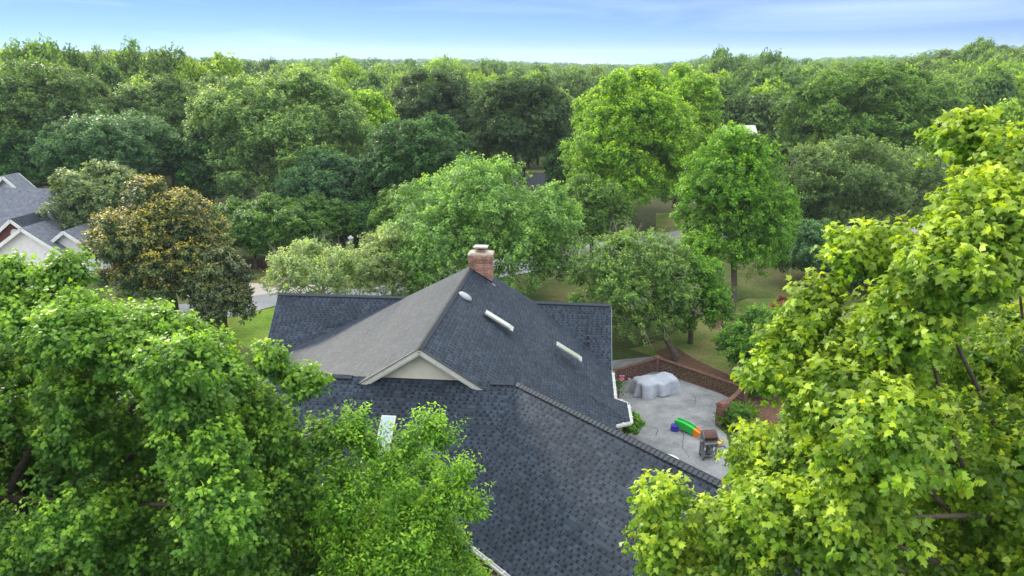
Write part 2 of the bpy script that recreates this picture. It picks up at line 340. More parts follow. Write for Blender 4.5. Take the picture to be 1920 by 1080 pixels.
# ------------------------------------------------------------------ foliage machinery
def tmpl(kind):
    if kind == 'maple':
        a = [(0, 0), (0.30, -0.08), (0.48, 0.12), (0.30, 0.25), (0.62, 0.50), (0.28, 0.52), (0.24, 0.68), (0, 1.08), (-0.24, 0.68), (-0.28, 0.52), (-0.62, 0.50), (-0.30, 0.25), (-0.48, 0.12), (-0.30, -0.08)]
        z = [-0.6 * abs(x) ** 1.2 - 0.3 * y * y for x, y in a]
    elif kind == 'oval':
        a = [(0, 0), (0.24, 0.3), (0.2, 0.7), (0, 1.0), (-0.2, 0.7), (-0.24, 0.3)]; z = [0, -0.1, -0.14, -0.25, -0.14, -0.1]
    else:
        a = [(0, 0), (0.36, 0.45), (0, 1.0), (-0.36, 0.45)]; z = [0, -0.14, -0.2, -0.14]
    return np.array([(x, y, q) for (x, y), q in zip(a, z)])
TM = {k: tmpl(k) for k in ('maple', 'oval', 'rhomb')}
def unit(a): return a / (np.linalg.norm(a, axis=-1, keepdims=True) + 1e-9)
def leaves_mesh(name, P, N, T, S, tint, tip, kind, mats):
    t = TM[kind]; K = len(t); n = len(P)
    N = unit(N); T = unit(T - N * np.sum(T * N, 1, keepdims=True)); B = np.cross(N, T)
    Vt = P[:, None] + S[:, None, None] * (t[None, :, 0, None] * B[:, None] + (t[None, :, 1, None]) * T[:, None] + t[None, :, 2, None] * N[:, None])
    me = bpy.data.meshes.new(name); me.vertices.add(n * K); me.loops.add(n * K); me.polygons.add(n)
    me.vertices.foreach_set('co', Vt.astype(np.float32).ravel())
    me.loops.foreach_set('vertex_index', np.arange(n * K, dtype=np.int32))
    me.polygons.foreach_set('loop_start', np.arange(0, n * K, K, dtype=np.int32))
    for nm, arr in (('tint', tint), ('tip', tip)):
        q = me.attributes.new(nm, 'FLOAT', 'FACE'); q.data.foreach_set('value', np.clip(arr, 0, 1).astype(np.float32))
    for m in (mats if isinstance(mats, list) else [mats]): me.materials.append(m)
    me.update(calc_edges=True); return me
def rdir(rng, n): return unit(rng.normal(size=(n, 3)))
def fib(n, rng, zmin=-0.55):
    i = np.arange(n) + 0.5; z = 1 - (1 - zmin) * i / n; ph = i * 2.399963 + rng.uniform(0, 6.28)
    r = np.sqrt(1 - z * z); return unit(np.stack([r * np.cos(ph), r * np.sin(ph), z], 1) + rng.normal(0, 0.12, (n, 3)))
def sprigs(rng, Cn, Rr, D, per, K, L, wid, leaf, up=0.5, droop=0.0, tipcut=0.55, flat=0.5, inner=0.12, outb=0.2):
    """leaves on short twigs set over the lobes Cn (radius Rr, facing D); returns leaf arrays"""
    m = len(Cn); n = m * per
    ci = np.repeat(np.arange(m), per); e = rdir(rng, n)
    g = np.sum(e * D[ci], 1) + 0.35 * e[:, 2]; bad = g < -outb; e[bad] = unit(-e[bad] + D[ci][bad] * 0.3)
    rad = Rr[ci] * rng.uniform(0.72, 1.06, n)
    s = Cn[ci] + e * rad[:, None] * np.array([1, 1, 0.85])
    a = unit(e + np.array([0, 0, up]) + rng.normal(0, 0.35, (n, 3)))
    sl = L * rng.uniform(0.5, 1.35, n)
    stint = np.clip(rng.normal(0.46, 0.22, n) + rng.normal(0, 0.10, m)[ci], 0, 1)
    N_ = n * K; si = np.repeat(np.arange(n), K); t = rng.uniform(0, 1, N_) ** 0.8
    pr = rdir(rng, N_); pr = unit(pr - a[si] * np.sum(pr * a[si], 1, keepdims=True))
    w = wid * (1.05 - 0.7 * t) * rng.uniform(0.3, 1, N_)
    P = s[si] + a[si] * (t * sl[si])[:, None] + pr * w[:, None]; P[:, 2] -= droop * w
    N = flat * np.array([0, 0, 1.0]) + 0.15 * e[si] + 0.5 * a[si] + rng.normal(0, 0.5, (N_, 3))
    T = pr * 0.8 + a[si] * 0.6 + rng.normal(0, 0.25, (N_, 3)) - np.array([0, 0, 0.35 + droop])
    S = leaf * rng.uniform(0.65, 1.3, N_)
    tint = np.clip(stint[si] + rng.normal(0, 0.16, N_), 0, 1)
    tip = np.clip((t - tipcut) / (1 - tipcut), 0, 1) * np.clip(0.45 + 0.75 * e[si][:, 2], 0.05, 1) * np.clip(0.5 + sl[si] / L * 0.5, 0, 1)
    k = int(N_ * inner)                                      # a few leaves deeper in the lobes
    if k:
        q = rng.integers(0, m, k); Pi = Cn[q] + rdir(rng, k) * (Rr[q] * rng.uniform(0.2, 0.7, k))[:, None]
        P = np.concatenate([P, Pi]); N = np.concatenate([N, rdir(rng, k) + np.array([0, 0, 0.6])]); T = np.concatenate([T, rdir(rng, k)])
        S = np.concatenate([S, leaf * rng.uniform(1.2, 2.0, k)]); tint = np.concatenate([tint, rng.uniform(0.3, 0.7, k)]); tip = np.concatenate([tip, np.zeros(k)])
    return P, N, T, S, tint, tip
def envelope(rng, R, n, shape='round', lobe=0.3, frac=(0.62, 0.86), zmin=-0.55, lump=0.12):
    D = fib(n, rng, zmin); ph = rng.uniform(0, 6.28, 6); k = rng.uniform(1.5, 3.5, (6, 3))
    w = 1 + lump * np.sum([np.cos(D @ k[j] * 1.7 + ph[j]) for j in range(6)], 0) / 2.2
    f = rng.uniform(frac[0], frac[1], n) * w
    P = D * f[:, None]
    if shape == 'cone':
        s = 1.12 - 0.55 * np.clip(P[:, 2] + 0.3, 0, 1.3) / 1.3 * 1.1; P[:, :2] *= s[:, None]
    if shape == 'column':
        P[:, :2] *= (1.1 - 0.25 * np.clip(P[:, 2], -1, 1) ** 2)[:, None]
    if shape == 'vase':
        s = 0.8 + 0.35 * np.clip(P[:, 2], -0.6, 1); P[:, :2] *= s[:, None]
    C = P * np.array(R); Rr = lobe * float(np.mean(R)) * rng.uniform(0.5, 1.4, n)
    return C, Rr, unit(D / np.array(R) * np.mean(R))
def limb_mesh(rng, base, top, lobes, r0, fork=0.45, nl=12, n=7, wob=0.25):
    mb = MB(); base = np.array(base, float); top = np.array(top, float)
    tk = [base + (top - base) * t + np.array([rng.normal(0, wob * .4), rng.normal(0, wob * .4), 0]) * (t > 0) for t in (0, .25, .5, .75, 1)]
    tk[0][2] -= 0.25
    mb.tube([tk[0], tk[0] + [0, 0, .5]] + tk[1:], [r0 * 1.35, r0 * 1.05, r0 * .9, r0 * .75, r0 * .55, r0 * .25], n + 2)
    for j in (rng.permutation(len(lobes))[:nl] if len(lobes) else []):
        t = rng.uniform(fork * 0.6, 0.95); s = base + (top - base) * t; e = lobes[j]
        if e[2] < s[2] - 0.5: t = max(0.25, t - .4); s = base + (top - base) * t
        mid = (s + e) / 2 + np.array([0, 0, -0.08 * np.linalg.norm(e - s)]) + rng.normal(0, wob, 3)
        mb.tube([s, (s + mid) / 2 + rng.normal(0, wob * .3, 3), mid, (mid + e) / 2 + rng.normal(0, wob * .4, 3), e], [r0 * .42, r0 * .36, r0 * .27, r0 * .17, r0 * .07], n - 1)
    return mb
def twig_mesh(rng, C, D, R, n, l=0.9, r=0.012):
    mb = MB()
    for j in range(n):
        i = rng.integers(0, len(C)); e = unit((D[i] + rng.normal(0, .6, 3) + [0, 0, .3])[None])[0]
        s = C[i] + e * R[i] * 0.6; p1 = s + e * l * .5 + rng.normal(0, .08, 3); p2 = p1 + e * l * .5 + rng.normal(0, .12, 3)
        mb.tube([s, p1, p2], [r * 1.6, r, r * .4], 4, cap=False)
        for q in range(3):
            f = e + rng.normal(0, .7, 3); mb.tube([p1 + (p2 - p1) * q / 3, p1 + (p2 - p1) * q / 3 + f * l * .3], [r * .7, r * .3], 4, cap=False)
    return mb
GREENS = dict(
    mid=((0.045, 0.10, 0.018), (0.10, 0.19, 0.03)), bright=((0.07, 0.155, 0.008), (0.20, 0.29, 0.018)), dark=((0.013, 0.048, 0.010), (0.040, 0.105, 0.018)),
    blue=((0.022, 0.066, 0.024), (0.06, 0.13, 0.045)), olive=((0.045, 0.08, 0.016), (0.11, 0.15, 0.03)), grey=((0.055, 0.110, 0.032), (0.17, 0.245, 0.075)),
    light=((0.06, 0.13, 0.03), (0.14, 0.24, 0.055)), gold=((0.022, 0.046, 0.014), (0.20, 0.165, 0.02)), lime=((0.055, 0.118, 0.010), (0.195, 0.255, 0.022)),
    pale=((0.10, 0.15, 0.06), (0.19, 0.26, 0.09)), vivid=((0.034, 0.098, 0.008), (0.095, 0.19, 0.014)))
GREENS.update(mid2=((0.030, 0.088, 0.010), (0.135, 0.235, 0.024)), mid3=((0.045, 0.12, 0.008), (0.13, 0.23, 0.015)), light2=((0.05, 0.105, 0.022), (0.13, 0.20, 0.045)), grey2=((0.045, 0.08, 0.032), (0.13, 0.17, 0.07)), grey3=((0.046, 0.088, 0.026), (0.115, 0.17, 0.052)), grey4=((0.034, 0.074, 0.018), (0.09, 0.145, 0.034)), vivid2=((0.020, 0.062, 0.007), (0.058, 0.125, 0.012)), dark2=((0.019, 0.046, 0.014), (0.05, 0.092, 0.022)), olive2=((0.035, 0.085, 0.012), (0.085, 0.15, 0.02)), blue2=((0.028, 0.078, 0.026), (0.07, 0.14, 0.045)), red=((0.12, 0.04, 0.03), (0.2, 0.08, 0.05)))
GREENS = {k: tuple(tuple(q * f for q in c) for c, f in zip(v, (2.25, 2.25))) for k, v in GREENS.items()}
TREES = []
def tree(name, label, cat, cx, hw, ytop, Y, kind, ybot=None, seed=0, shape='round', n=60, per=60, K=9, leaf=0.2, L=0.45, wid=0.22, lt='rhomb', ry=None, zmin=-0.55,
         bark='bark', twigs=0, trunk=True, up=0.5, droop=0.0, flat=0.5, lobe=0.27, group=None, gloss=0.35, trans=0.4, base_xy=None, nl=12, tint=(1, 1, 1), inner=0.12, lump=0.18, frac=(0.5, 1.0), tipf=0.8, tr=None, open_=0.2):
    """a tree at distance Y, crown between photo columns cx-hw..cx+hw, top at row ytop, underside at row ybot"""
    rng = np.random.default_rng(seed + 101)
    top = atY(cx, ytop, Y); dep = Y * math.cos(PITCH) + (H - top[2]) * math.sin(PITCH)
    rx = hw * dep / F; g = float(gz(top[0], Y))
    zt = top[2]; zb = atY(cx, ybot, Y)[2] if ybot else g + max(1.5, 0.25 * (zt - g))
    zb = max(zb, g + 0.3); rz = (zt - zb) / 2 / 0.98; zc = (zt + zb) / 2
    ryy = ry or rx; C0 = np.array([top[0], Y, zc])
    C, Rr, D = envelope(rng, (rx * 0.97, ryy, rz), n, shape, lobe, zmin=zmin, lump=lump, frac=frac)
    q_ = np.linalg.norm(C / [rx, ryy, rz], axis=1); lim = 1.03 - Rr / np.mean([rx, ryy, rz]) * .85; C = C * np.minimum(1, lim / q_)[:, None]
    C = C + C0; b = np.array([C0[0], C0[1], g]) if base_xy is None else np.array([base_xy[0], base_xy[1], g])
    root = empty(name, tuple(b)); tag(root, label, cat, group)
    leaf = leaf * .72; K = int(K * 3.1); per = int(per * .60); wid *= .85
    arr = list(sprigs(rng, C - b, Rr, D, per, K, L, wid, leaf, up, droop, flat=flat, inner=inner, outb=open_))
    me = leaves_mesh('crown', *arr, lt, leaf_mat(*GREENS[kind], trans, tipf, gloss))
    o = bpy.data.objects.new('crown', me); link(o, root); o.color = (*tint, 1)
    if trunk:
        r0 = tr or max(0.09, 0.028 * (zt - g))
        mb = limb_mesh(rng, (0, 0, 0), C0 + [0, 0, rz * .45] - b, C - b, r0, nl=nl, wob=0.06 * rx)
        mb.build('trunk', MT[bark], root, smooth=True)
    if twigs:
        twig_mesh(rng, C - b, D, Rr, twigs, l=0.3 * rx).build('bare_twigs', MT['pale_bark'], root)['kind'] = 'stuff'
    TREES.append(root); return root


# ------------------------------------------------------------------ the main house
def slab(mb, pts, th=0.10, m=0):
    """a roof slope: top face, underside and edges"""
    P = [np.array(p, float) for p in pts]; n = np.cross(P[1] - P[0], P[2] - P[0]); n /= np.linalg.norm(n)
    if n[2] < 0: P = P[::-1]
    mb.poly(P, m); Q = [p - np.array([0, 0, th]) for p in P]; mb.poly(Q[::-1], m)
    for i in range(len(P)):
        j = (i + 1) % len(P); mb.poly([P[i], Q[i], Q[j], P[j]], m)
def ruled(mb, near, far, uv0, nu=14, nv=10, m=0):
    """a smooth slope between two boundary polylines given as functions of s (0 ridge .. 1 eave)"""
    def lerp(pl, s):
        x = [q[0] for q in pl]; return np.array([np.interp(s, x, [q[1][k] for q in pl]) for k in range(3)])
    ss = sorted(set([q[0] for q in near] + [q[0] for q in far] + list(np.linspace(0, 1, nu + 1))))
    G = [[lerp(near, s) * (1 - t) + lerp(far, s) * t for t in np.linspace(0, 1, nv + 1)] for s in ss]
    i0 = len(mb.v); w = nv + 1
    for r in G: mb.v += [tuple(p) for p in r]
    for i in range(len(G) - 1):
        for j in range(nv):
            q = (i0 + i * w + j, i0 + (i + 1) * w + j, i0 + (i + 1) * w + j + 1, i0 + i * w + j + 1)
            a = np.array(mb.v[q[0]]); n = np.cross(np.array(mb.v[q[1]]) - a, np.array(mb.v[q[2]]) - a)
            if n[2] < 0: q = q[::-1]
            mb.uv[len(mb.f)] = [(np.dot(mb.v[k], VV), -abs(np.dot(mb.v[k], UU) - uv0) * 1.19) for k in q]
            mb.f.append(q); mb.m.append(m)
HOUSE = empty('brick_house', tuple(hp(-5, 26, 0)))
tag(HOUSE, 'brick house with dark blue-grey shingle roofs, brick chimney and an angled garage wing', 'house')
HB = np.array(HOUSE.location)
def part(mb, name, mat, parent=None, **k):
    o = mb.build(name, mat, parent or HOUSE, **k)
    if parent is None: o.matrix_parent_inverse = Matrix.Translation(-Vector(HB))
    return o
def sub(mb, name, mat, parent, **k):
    return mb.build(name, mat, parent, **k)
ZR, ZB, ZA = 7.2, 5.1, 6.05                       # ridge heights: gable wing, rear wing, front wing
RG = hp(-5.09, 20.85, ZR); RR = hp(-4.85, 30.75, ZR); RM = at(925, 517, 6.65)
P1 = at(1003, 566, ZB); P2 = at(1147, 695, 3.0); PL = at(761, 557, ZB); VL = at(545, 655, 3.3); VM = at(640, 613, 3.98)
E1 = hp(1.44, 18.2, 3.0); RN = hp(-5.15, 20.85, ZR); EL = hp(-12.0, 20.9, 2.9)
rf = MB()
# left slope (smooth sweep), right slope
ruled(rf, [(0, RG), (1, EL)], [(0, RR), (0.42, PL), (0.72, VM), (1, VL)], -5.0)
E1 = hp(1.44, 18.2, 3.0)
ruled(rf, [(0, RG), (.33, hp(-2.95, 20.95, 5.82)), (.47, hp(-2.0, 21.0, 5.1)), (1, E1)], [(0, RR), (0.16, RM), (0.45, P1), (1, P2)], -5.0)
# rear hip
BL = hp(-9.2, 34.9, 3.3); BR = hp(-1.2, 34.9, 3.3)
slab(rf, [RR, PL, BL]); slab(rf, [RR, BL, BR]); slab(rf, [RR, BR, P1, RM])
# rear wing, both slopes
A1 = at(522, 550.4, ZB); A2 = at(498, 652, 3.3); A4 = at(1146, 571.5, ZB)
slab(rf, [PL, A1, A2, VL, VM]); slab(rf, [P1, A4, P2])
B1 = A1 + 3.0 * VV - np.array([0, 0, 2.0]); B4 = A4 + 3.0 * VV - np.array([0, 0, 2.0])
slab(rf, [A1, PL, BL, B1]); slab(rf, [P1, A4, B4, BR])
# front wing with the angled garage wing
B0 = hp(-2.01, 21.09, ZA); DG = unit(at(1324, 893, ZA) - at(967.6, 717.5, ZA)); NG = np.array([DG[1], -DG[0], 0])
if NG[0] > 0: NG = -NG
FL = hp(-11.2, 21.03, ZA); FE = hp(-11.2, 17.0, 3.3)
run = float((at(876, 1015, 3.3) - B0) @ NG)
GE = B0 + DG * 11.2; GEe = GE + NG * run; GEe[2] = 3.3
# valley foot: where the garage eave line meets the front eave line
t = (17.0 - (B0 + NG * run) @ VV) / (DG @ VV); VF = B0 + NG * run + DG * t; VF[2] = 3.3
slab(rf, [FL, B0, VF, FE]); slab(rf, [B0, GE, GEe, VF])
GB = GE - NG * 4.6; GB[2] = 2.9; BBk = B0 - NG * 4.6 + DG * 3.0; BBk[2] = 2.9
slab(rf, [B0, GE, GB, BBk]); Bk2 = hp(-2.0, 24.0, 4.0); slab(rf, [B0, BBk, Bk2]); slab(rf, [hp(-2.9, 21.07, ZA - .02), B0, Bk2, hp(-2.9, 23.5, 4.4)])
slab(rf, [hp(-7.3, 21.04, ZA - .02), FL, FL + 2.6 * VV - 1.8 * ZZ, hp(-7.9, 23.6, 4.3)])
# bay
BA = at(1106, 740, 3.62); bay = [at(1152.4, 747, 3.0), at(1175.8, 755, 2.96), at(1182, 790, 2.96), at(1155, 796, 3.0)]
for i in range(3): slab(rf, [BA, bay[i], bay[i + 1]], 0.08)
ROOF = part(rf, 'roof', MT['roof'])
for p in ROOF.data.polygons: p.use_smooth = False
k = 0
for p in ROOF.data.polygons:
    if p.index in rf.uv: p.use_smooth = True
# ridge caps : one sub-part per ridge
def cap(a, b, w=0.30, drop=0.075, lift=0.035, step=0.15):
    mb = MB(); a = np.array(a, float); b = np.array(b, float); L_ = np.linalg.norm(b - a); d = (b - a) / L_
    s = np.cross(d, (0, 0, 1.0)); s /= np.linalg.norm(s); up = np.cross(s, d); n = int(L_ / step)
    for i in range(n):
        p = a + d * (i * step); q = a + d * ((i + 1) * step + 0.03); h = lift; h2 = lift + 0.018
        P = [p + up * h2, p + s * w / 2 - up * (drop - h2), q + s * w / 2 - up * (drop - h), q + up * h, q - s * w / 2 - up * (drop - h), p - s * w / 2 - up * (drop - h2)]
        Q = [x - up * 0.03 for x in P]
        mb.faces(P + Q, [(0, 1, 2, 3), (5, 0, 3, 4), (1, 0, 6, 7), (0, 5, 11, 6), (2, 1, 7, 8), (5, 4, 10, 11), (3, 2, 8, 9), (4, 3, 9, 10)])
    return mb
for a, b in ((RG, hp(-4.86, 30.3, ZR)), (A1, PL + 0.3 * UU), (P1 - 0.15 * UU, A4), (FL, hp(-7.4, 21.04, ZA)), (hp(-2.85, 21.07, ZA), B0), (GE, B0)):
    cap(a, b, 0.25).build('ridge_cap', MT['ridge'], ROOF)
# gable: siding, rakes
sg = MB(); zb_ = 5.75; yv = 21.12; ap = np.array(hp(-5.09, yv, ZR - 0.16)); nrow = 14; rowh = (ap[2] - zb_) / nrow
for i in range(nrow):
    z0 = zb_ + i * rowh; z1 = z0 + rowh; h0 = (ap[2] - z0) / 0.645; h1 = max(0.001, (ap[2] - z1) / 0.645)
    sg.poly([hp(-5.09 - h0, yv - .03, z0), hp(-5.09 + h0, yv - .03, z0), hp(-5.09 + h1, yv - .004, z1), hp(-5.09 - h1, yv - .004, z1)])
    sg.poly([hp(-5.09 - h0, yv - .004, z0), hp(-5.09 + h0, yv - .004, z0), hp(-5.09 + h0, yv - .03, z0), hp(-5.09 - h0, yv - .03, z0)])
part(sg, 'gable_siding', MT['siding'])
for sx in (-1, 1):
    rk = MB(); a = hp(-5.09, 20.83, ZR - .07); b = hp(-5.09 + sx * 2.32, 20.83, ZR - .07 - 2.32 * .645)
    rk.bar(a, b, 0.035, 0.17, m=0); rk.bar(a + VV * .03 - ZZ * .10, b + VV * .03 - ZZ * .10, 0.05, 0.10)
    q0 = a + VV * .16 - ZZ * .09; q1 = b + VV * .16 - ZZ * .09; rk.bar(q0, q1, 0.28, 0.02)
    part(rk, 'rake_board', MT['white'])
    e = MB(); e.bar(a + ZZ * .098 - VV * .02, b + ZZ * .098 - VV * .02, 0.07, 0.02); part(e, 'drip_edge', MT['black'])
# other rake boards
for a, b in ((A1, A2), (A4, P2)):
    rk = MB(); d = UU * (0.03 if a is A4 else -0.03); rk.bar(a - ZZ * .14 + d * .4, b - ZZ * .14 + d * .4, 0.02, 0.15); part(rk, 'rake_board', MT['vent'])
# gutters
def gutter(pts, hang=True, out=None):
    mb = MB(); g = None
    for a, b in zip(pts[:-1], pts[1:]):
        a = np.array(a, float); b = np.array(b, float); d = unit(b - a); o = np.cross(d, (0, 0, 1.0)); o = unit(o)
        if out is not None and o @ out < 0: o = -o
        mb.bar(a + o * .10 + ZZ * .0, b + o * .10, 0.014, 0.08); mb.bar(a + o * .055 - ZZ * .04, b + o * .055 - ZZ * .04, 0.09, 0.012); mb.bar(a + o * .012, b + o * .012, 0.016, 0.12)
        n = max(1, int(np.linalg.norm(b - a) / 0.6))
        for i in range(n):
            p = a + (b - a) * (i + .5) / n; mb.bar(p - o * .10 + ZZ * .07, p + o * .14 + ZZ * .055, 0.03, 0.012)
    return mb
part(gutter([P2 - ZZ * .06, bay[0] - ZZ * .06], out=UU), 'gutter', MT['white'])
part(gutter([b - ZZ * .06 for b in bay], out=UU), 'gutter', MT['white'])
part(gutter([VF - ZZ * .06, GEe - ZZ * .06], out=NG), 'gutter', MT['white'])
part(gutter([FE - ZZ * .06, VF - ZZ * .06], out=-VV), 'gutter', MT['white'])
dp = MB(); q = bay[3] * 0.6 + bay[2] * 0.4 - 0.12 * UU; q[2] = 0; dp.bar(q + ZZ * 0.1, q + ZZ * 2.85, .09, .07, up=(1, 0, 0)); part(dp, 'downspout', MT['white'])
# walls
def wall(pts, z0, z1, th=0.2, mat='brick', name='wall'):
    mb = MB()
    for a, b in zip(pts[:-1], pts[1:]):
        a = np.array(a, float); b = np.array(b, float); a[2] = b[2] = (z0 + z1) / 2; mb.bar(a, b, th, z1 - z0)
    return part(mb, name, MT[mat])
ins = 0.45
wall([hp(-14.0, 29.7, 0), hp(-14.0, 34.3, 0)], 0, 3.0); wall([hp(0.9, 29.4, 0), hp(0.9, 34.2, 0)], 0, 3.0)
wall([hp(-14.0, 34.35, 0), hp(0.9, 34.35, 0)], 0, 3.2); wall([hp(0.9, 29.3, 0), hp(0.9, 26.4, 0)], 0, 2.9); wall([hp(0.9, 24.4, 0), hp(0.9, 19.0, 0)], 0, 2.7)
bw = [b - 0.42 * UU for b in bay]; wall([hp(.9, 26.4, 0)] + bw[1:3] + [hp(.9, 24.4, 0)], 0, 2.85, 0.12)
wall([hp(-10.8, 17.5, 0), hp(-3.6, 17.5, 0)], 0, 3.15); wall([hp(-10.85, 17.6, 0), hp(-10.85, 24, 0)], 0, 3.4); wall([hp(-11.2, 24, 0), hp(-11.2, 29.5, 0)], 0, 2.8)
g0 = B0 + NG * (run - ins); g1 = GE + NG * (run - ins) - DG * .4; gs = g0 + DG * (t + 0.55)
def on(s, o=0.0): return g0 + DG * s + NG * o
s_door = [float((at(x, 1040, 1.5) - g0) @ DG) for x in (868, 902)]
wall([on(t + .5), on(t + 1.0)], 0, 3.15); wall([on(t + 3.35), g1], 0, 3.15); wall([on(t + 1.0), on(t + 3.35)], 2.45, 3.15)
gb = GE - NG * 4.1 - DG * .4; wall([g1, gb], 0, 3.0)
mb = MB(); mb.poly([np.append(g1[:2], 3.0), np.append(gb[:2], 3.0), GE - DG * .4 - ZZ * .15]); part(mb, 'gable_end', MT['siding'])
wall([gb, gb - DG * 6.5], 0, 2.7)
gd = MB()
for i in range(4): gd.bar(on(t + 1.02, -.08) * [1, 1, 0] + ZZ * (.32 + .6 * i), on(t + 3.33, -.08) * [1, 1, 0] + ZZ * (.32 + .6 * i), .05, .585)
part(gd, 'garage_door', MT['siding'])
lt = MB(); lp = on(t + 3.75, .22) * [1, 1, 0]; lt.bar(lp + ZZ * 2.05 - NG * .12, lp + ZZ * 2.2, .03, .03); lt.lathe([(.03, 0), (.08, .04), (.09, .28), (.11, .3), (.02, .4)], lp + ZZ * 1.8, 8); part(lt, 'wall_lantern', MT['black'])
# soffits close the eaves
sf = MB(); sf.bar(on(t + .2, .22) * [1, 1, 0] + ZZ * 3.14, on(11, .22) * [1, 1, 0] + ZZ * 3.14, .44, .03); part(sf, 'soffit', MT['white'])
# chimney
CH = MB(); cu, cv = -4.45, 30.35; w_, d_ = 0.99, 0.62
cz0, cz1 = 5.6, 7.82
CH.box(hp(cu, cv, (cz0 + cz1 - .32) / 2), (w_, d_, cz1 - .32 - cz0), rz=-HA)
CH.box(hp(cu, cv, cz1 - .25), (w_ + .05, d_ + .05, .15), rz=-HA); CH.box(hp(cu, cv, cz1 - .095), (w_ + .09, d_ + .09, .16), rz=-HA)
chim = part(CH, 'chimney', MT['pink_brick'])
m = MB(); m.box(hp(cu, cv, cz1 + .02), (w_ + .10, d_ + .10, .07), rz=-HA); m.box(hp(cu, cv, cz1 + .07), (w_ - .05, d_ - .05, .05), rz=-HA); m.build('chimney_crown', MT['mortar_cap'], chim)
m = MB(); m.box(hp(cu, cv, cz1 + .15), (.40, .30, .14), rz=-HA); m.build('flue', MT['pink_brick'], chim)
m = MB(); m.box(hp(cu, cv, cz1 + .33), (.62, .50, .025), rz=-HA); m.box(hp(cu, cv, cz1 + .35), (.5, .4, .02), rz=-HA)
for sx in (-1, 1):
    for sy in (-1, 1): m.box(hp(cu + sx * .24, cv + sy * .18, cz1 + .2), (.02, .02, .26), rz=-HA)
m.build('flue_cover', MT['tin'], chim)
m = MB(); zr = lambda u: 7.2 - .62 * (u - -5.0) if u > -5 else 7.2 + .5 * (u + 5)
a = hp(cu - w_ / 2, cv - d_ / 2 - .03, zr(cu - w_ / 2) + .05); b = hp(cu + w_ / 2 + .02, cv - d_ / 2 - .03, zr(cu + w_ / 2) + .05); m.bar(a, b, .03, .12)
m.build('flashing', MT['black'], chim)
m = MB(); a = hp(cu + w_ / 2 + .03, cv - d_ / 2 - .05, zr(cu + w_ / 2) + .03); m.bar(a, a + hp(.14, -.02, -.10), .05, .02); m.build('flashing', MT['tin'], chim)
# things let into the slopes
def slope_frame(p, kind):
    if kind == 'right': n = unit(np.array(hp(.62, 0, 1.0))); d = unit(np.array(hp(1.0, 0, -.62)))
    else: n = unit(np.array(hp(0, -.68, 1.0))); d = unit(np.array(hp(0, -1.0, -.68)))
    s = np.cross(n, d); return n, d, s
def skylight(p, kind, ln, wd, frame, glass, h=.10):
    n, d, s = slope_frame(p, kind); p = np.array(p); R = np.stack([d, s, n], 1); f = MB()
    for o in (-1, 1):
        f.box(p + s * o * (wd / 2 - .025) + n * h / 2, (ln, .05, h), M=R); f.box(p + d * o * (ln / 2 - .025) + n * h / 2, (.05, wd - .1, h), M=R)
    f.box(p + d * (ln / 2 + .07) + n * .02, (.14, wd + .1, .02), M=R)
    fo = part(f, 'skylight', frame); g = MB(); g.box(p + n * (h * .5 + .01), (ln - .1, wd - .1, h), M=R); g.build('skylight_pane', glass, fo)
def on_right(x, y):
    z = 5.0
    for _ in range(12):
        q = at(x, y, z); z = 0.5 * z + 0.5 * (ZR - .60 * (q @ UU + 5.0))
    return at(x, y, z)
s1 = on_right(933, 603); s2 = on_right(1064, 661)
skylight(s1 + ZZ * .06, 'right', 1.15, .38, MT['tin'], MT['skylight'], .06); skylight(s2 + ZZ * .06, 'right', 1.1, .38, MT['tin'], MT['skylight'], .06)
def on_front(x, y):
    z = 5.0
    for _ in range(12):
        q = at(x, y, z); z = 0.5 * z + 0.5 * (ZA - .68 * (21.06 - q @ VV))
    return at(x, y, z)
skylight(on_front(724, 812) + ZZ * .02, 'front', 1.10, .46, MT['siding'], MT['glass'], .08)
n, d, s = slope_frame(None, 'right'); p = on_right(871, 558) + n * .02
mb = MB(); R = np.stack([d, s, n], 1); prof = [(.30, 0), (.30, .05), (.26, .13), (.15, .18), (.03, .2)]
tmp = MB(); tmp.lathe(prof, (0, 0, 0), 18); mb.v = [tuple(p + R @ (np.array(q) * [1.0, .72, .8])) for q in tmp.v]; mb.f = tmp.f; mb.m = tmp.m
part(mb, 'roof_vent', MT['vent'], smooth=True)
zp = 3.7; p = at(1102, 640, 3.95); mb = MB(); mb.tube([p - ZZ * .1, p + ZZ * .28], .05, 10); mb.lathe([(.13, 0), (.12, .03), (.06, .1)], p - ZZ * .02, 12); part(mb, 'vent_pipe', MT['black'])
p = at(1106, 632, 4.0)

# ------------------------------------------------------------------ patio and what stands on it
sheet('patio', [hp(0.8, 33.6, 0)[:2]] + px([(1150, 676), (1226, 668), (1268, 700), (1384, 754), (1366, 775), (1340, 797), (1362, 815), (1370, 850), (1366, 885), (1330, 930), (1180, 930), (1120, 800)]), MT['patio'], 0.012)
def lattice(a, b, h=0.72):
    """pierced brick run: every course leaves gaps, the next one is shifted"""
    a = np.array(a, float); b = np.array(b, float); L_ = np.linalg.norm(b - a); d = (b - a) / L_; mb = MB(); c = int(h / .09)
    rz = math.atan2(d[1], d[0]); per = L_ / max(1, round(L_ / .32))
    for k in range(c):
        z = .045 + k * .09
        if k in (0, c - 1): mb.box((a + b) / 2 + ZZ * z, (L_, .10, .083), rz=rz); continue
        o = 0 if k % 2 else per / 2; x = -o
        while x < L_ - .02:
            x0 = max(0, x); x1 = min(L_, x + per * .58)
            if x1 > x0 + .02: mb.box(a + d * (x0 + x1) / 2 + ZZ * z, (x1 - x0, .10, .084), rz=rz)
            x += per
    cp = MB(); n = int(L_ / .11)
    for i in range(n): cp.box(a + d * (i + .5) * L_ / n + ZZ * (c * .09 + .03), (L_ / n - .008, .2, .06), rz=rz)
    return mb, cp
